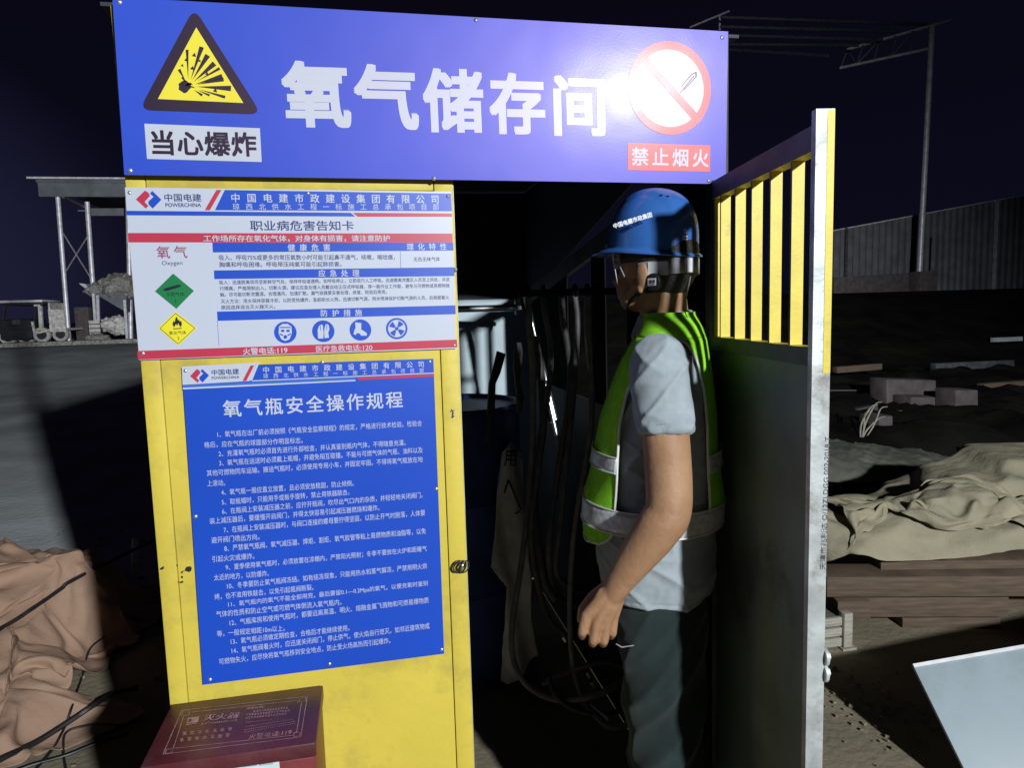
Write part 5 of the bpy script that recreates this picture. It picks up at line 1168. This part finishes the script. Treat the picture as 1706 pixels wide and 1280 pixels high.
for P in pip:
    q = MB(); q.tube([p + (p - WO - Vector((0, 0, p.z))).normalized() * .001 for p in P], .0030, 8); build(q, 'piping', 'piping', vest, smooth=True)
def tape(z0, z1, f0, f1, s, tilt=0):
    q = MB(); n = 26; rows = []
    for j in range(5):
        z = z0 + (z1 - z0) * j / 4; rows.append([TP((f0 + (f1 - f0) * i / n) * s, z, max(voff(f0 + (f1 - f0) * i / n, z), .012) + .003) for i in range(n + 1)])
    q.grid(rows if s > 0 else [list(reversed(r)) for r in rows]); t = build(q, 'reflective_tape', 'reflect', vest, smooth=True, sharp=180, solid=.0015)
    for z in (z0, z1):
        q = MB(); q.tube([TP((f0 + (f1 - f0) * i / n) * s, z, max(voff(f0 + (f1 - f0) * i / n, z), .012) + .004) for i in range(n + 1)], .0018, 6); build(q, 'piping', 'piping', vest, smooth=True)
for s in (1, -1):
    tape(ZBAND0 + .004, ZBAND1, open_f(1), math.pi, s); tape(1.105, 1.14, open_f(1.12), edge_f(1.12), s); tape(1.105, 1.14, edge_b(1.12), math.pi, s)

# hard hat -------------------------------------------------
tilt = math.radians(7)
def HP(a, b, z):     # hat frame: origin at rim centre
    ca, sa = math.cos(tilt), math.sin(tilt); a2, z2 = a * ca - z * sa, a * sa + z * ca
    return PH(-.004 + a2, b, 1.597 + z2)
HA, HB, HH = .108, .094, .130
def dome(phi, s, off=0):
    r = (1 - s ** 2.5) ** (1 / 2.3); a = (HA + off) * math.cos(phi) * r; b = (HB + off) * math.sin(phi) * r; z = (HH + off) * s
    k = sst(.05, .034, abs(b)) * sst(.25, .6, s); z += .007 * k
    return a, b, z
m = MB(); rows = []; n = 96
phs = [2 * math.pi * i / n for i in range(n + 1)]
def brim(phi, t):     # t 0 at shell, 1 at lip
    w = .006 + .042 * max(0, math.cos(phi)) ** 2.2 + .006 * max(0, -math.cos(phi)) ** 2
    a, b, z = dome(phi, 0); dx, dy = math.cos(phi), math.sin(phi); return a + dx * w * t, b + dy * w * t, -.004 * t - .016 * t * max(0, math.cos(phi)) ** 2 - .004 * t * t
for t in (1, .66, .33): rows.append([HP(*brim(p, t)) for p in phs])
for i in range(34):
    s = 1 - (1 - i / 33) ** 1.6; s = min(s, .9995); rows.append([HP(*dome(p, s)) for p in phs])
m.grid(rows); hat = build(m, 'hard_hat', 'helmet', per, smooth=True, sharp=60, solid=.003)
bv = BVHTree.FromPolygons(m.v, m.f)
lip = MB(); lip.tube([HP(*brim(p, 1)) for p in phs], .0022, 8, cap=False); build(lip, 'rim_lip', 'helmet', hat, smooth=True)
def onhat(mb_in, off=.0022, frm=None):
    out = MB(); c = frm or HP(0, 0, .02); sg = -1 if frm else 1
    for p in mb_in.v:
        d = (p - c).normalized(); h = bv.ray_cast(c, d, 1.0)
        out.v.append((h[0] + d * off * sg) if h[0] else p)
    out.f = mb_in.f; out.m = mb_in.m; return out
hy = -.06
m = MB(); T(m, '中国电建市政集团', (1022, 377), (1086, 357), 9, lambda x, y: at(x, y, hy), bold=.03); build(onhat(m, .0022, CC), 'hat_lettering', 'white', hat)
# rear emblem
m = MB()
def RP(u, v): return HP(-.2, u, v)
for k in range(2): m.poly([RP(.012 - .034 * (i / 12) if k else 0, 0) for i in ()] ) if False else None
ring = [(math.cos(t), math.sin(t)) for t in [2 * math.pi * i / 20 for i in range(20)]]
c = HP(-.2, .016, .068)
m.add([HP(-.2, .040 + .009 * x, .066 + .011 * y) for x, y in ring] + [HP(-.2, .040 + .005 * x, .066 + .006 * y) for x, y in ring], [(i, (i + 1) % 20, (i + 1) % 20 + 20, i + 20) for i in range(20)])
for z0, z1 in ((.040, .048), (.030, .036)): m.add([HP(-.2, .026 + .028 * i / 6, z0) for i in range(7)] + [HP(-.2, .026 + .028 * i / 6, z1) for i in range(7)], [(i, i + 1, i + 8, i + 7) for i in range(6)])
build(onhat(m), 'rear_emblem', 'white', hat)
m = MB()
for a, b in ((-.045, .040), (-.058, .034)):
    p = HP(a, b, .3); h = bv.ray_cast(p, (HP(0, 0, .0) - HP(0, 0, .1)).normalized(), 1); q = h[0] + h[1] * .0026 if h[0] else p; m.ell(q, hf * .005, hl * .0028, UZ * .0018, 10, 6)
build(m, 'vent', 'black', hat, smooth=True)
# suspension band, ratchet, straps
def bandpt(phi, z, off=.0): return PH(-.018 + (.099 + off) * math.cos(phi), (.081 + off) * math.sin(phi), z)
m = MB(); rows = []
for z in (1.528, 1.545, 1.562): rows.append([bandpt(math.radians(95 + 170 * i / 40), z + .010 * math.cos(math.radians(95 + 170 * i / 40)) * -1 - .0) for i in range(41)])
m.grid(rows); build(m, 'suspension_band', 'greyband', hat, smooth=True, solid=.004)
for d0, d1 in ((112, 138), (162, 176)):
    m = MB(); m.grid([[bandpt(math.radians(d0 + (d1 - d0) * i / 8), z + .010 * -math.cos(math.radians(d0)), .0035) for i in range(9)] for z in (1.530, 1.560)]); build(m, 'band_label', 'white', hat, solid=.001)
k0 = PH(-.072, .078, 1.520); m = MB(); m.tube([k0 - hl * .008, k0 + hl * .006], .019, 20); kn = build(m, 'strap_buckle', 'black', hat, bevel=.002)
m = MB(); cc = k0 + hl * .0068; u = hf; m.poly([cc - u * .011 - UZ * .008, cc - u * .011 + UZ * .008, cc + u * .011 + UZ * .008, cc + u * .011 - UZ * .008]); build(m, 'buckle_label', 'white', kn, solid=.0008)
m = MB(); cc = k0 + hl * .0078
for dx, dz, ww, hh_ in ((-.006, .002, .003, .002), (-.006, -.0015, .003, .001), (.003, .003, .004, .0012), (.003, -.001, .004, .0018), (0, -.0055, .008, .0008)): m.poly([cc + u * (dx - ww) + UZ * (dz - hh_), cc + u * (dx - ww) + UZ * (dz + hh_), cc + u * (dx + ww) + UZ * (dz + hh_), cc + u * (dx + ww) + UZ * (dz - hh_)])
build(m, 'label_print', 'ink', kn)
def strap(pts, wd, th_, mat, name='chin_strap'):
    P = bez(pts, 8); q = MB(); vs = []; N = len(P)
    for i, p in enumerate(P):
        d = (P[min(i + 1, N - 1)] - P[max(i - 1, 0)]).normalized(); out = (p - Vector((HO.x, HO.y, p.z))).normalized(); sd = d.cross(out).normalized(); vs.append([p - sd * wd / 2, p + sd * wd / 2])
    q.grid(vs); return build(q, name, mat, hat, smooth=True, solid=th_)
strap([PH(.052, .074, 1.592), PH(.050, .070, 1.56), PH(.048, .062, 1.52)], .010, .0015, 'white')
strap([PH(.034, .078, 1.590), PH(.030, .074, 1.56), PH(.018, .072, 1.535)], .006, .0015, 'greyband')
strap([PH(-.070, .074, 1.535), PH(-.030, .074, 1.50), PH(.028, .056, 1.468), PH(.055, 0, 1.453), PH(.028, -.056, 1.468), PH(-.02, -.078, 1.52)], .010, .0015, 'black')
m = MB(); m.tube(bez([bandpt(math.radians(172), 1.53, .004), PH(-.116, .02, 1.49), PH(-.112, .02, 1.45), PW(-.10, .03, 1.415)], 8), .0014, 6); build(m, 'cord', 'greyband', hat, smooth=True)
bpy.context.view_layer.update()
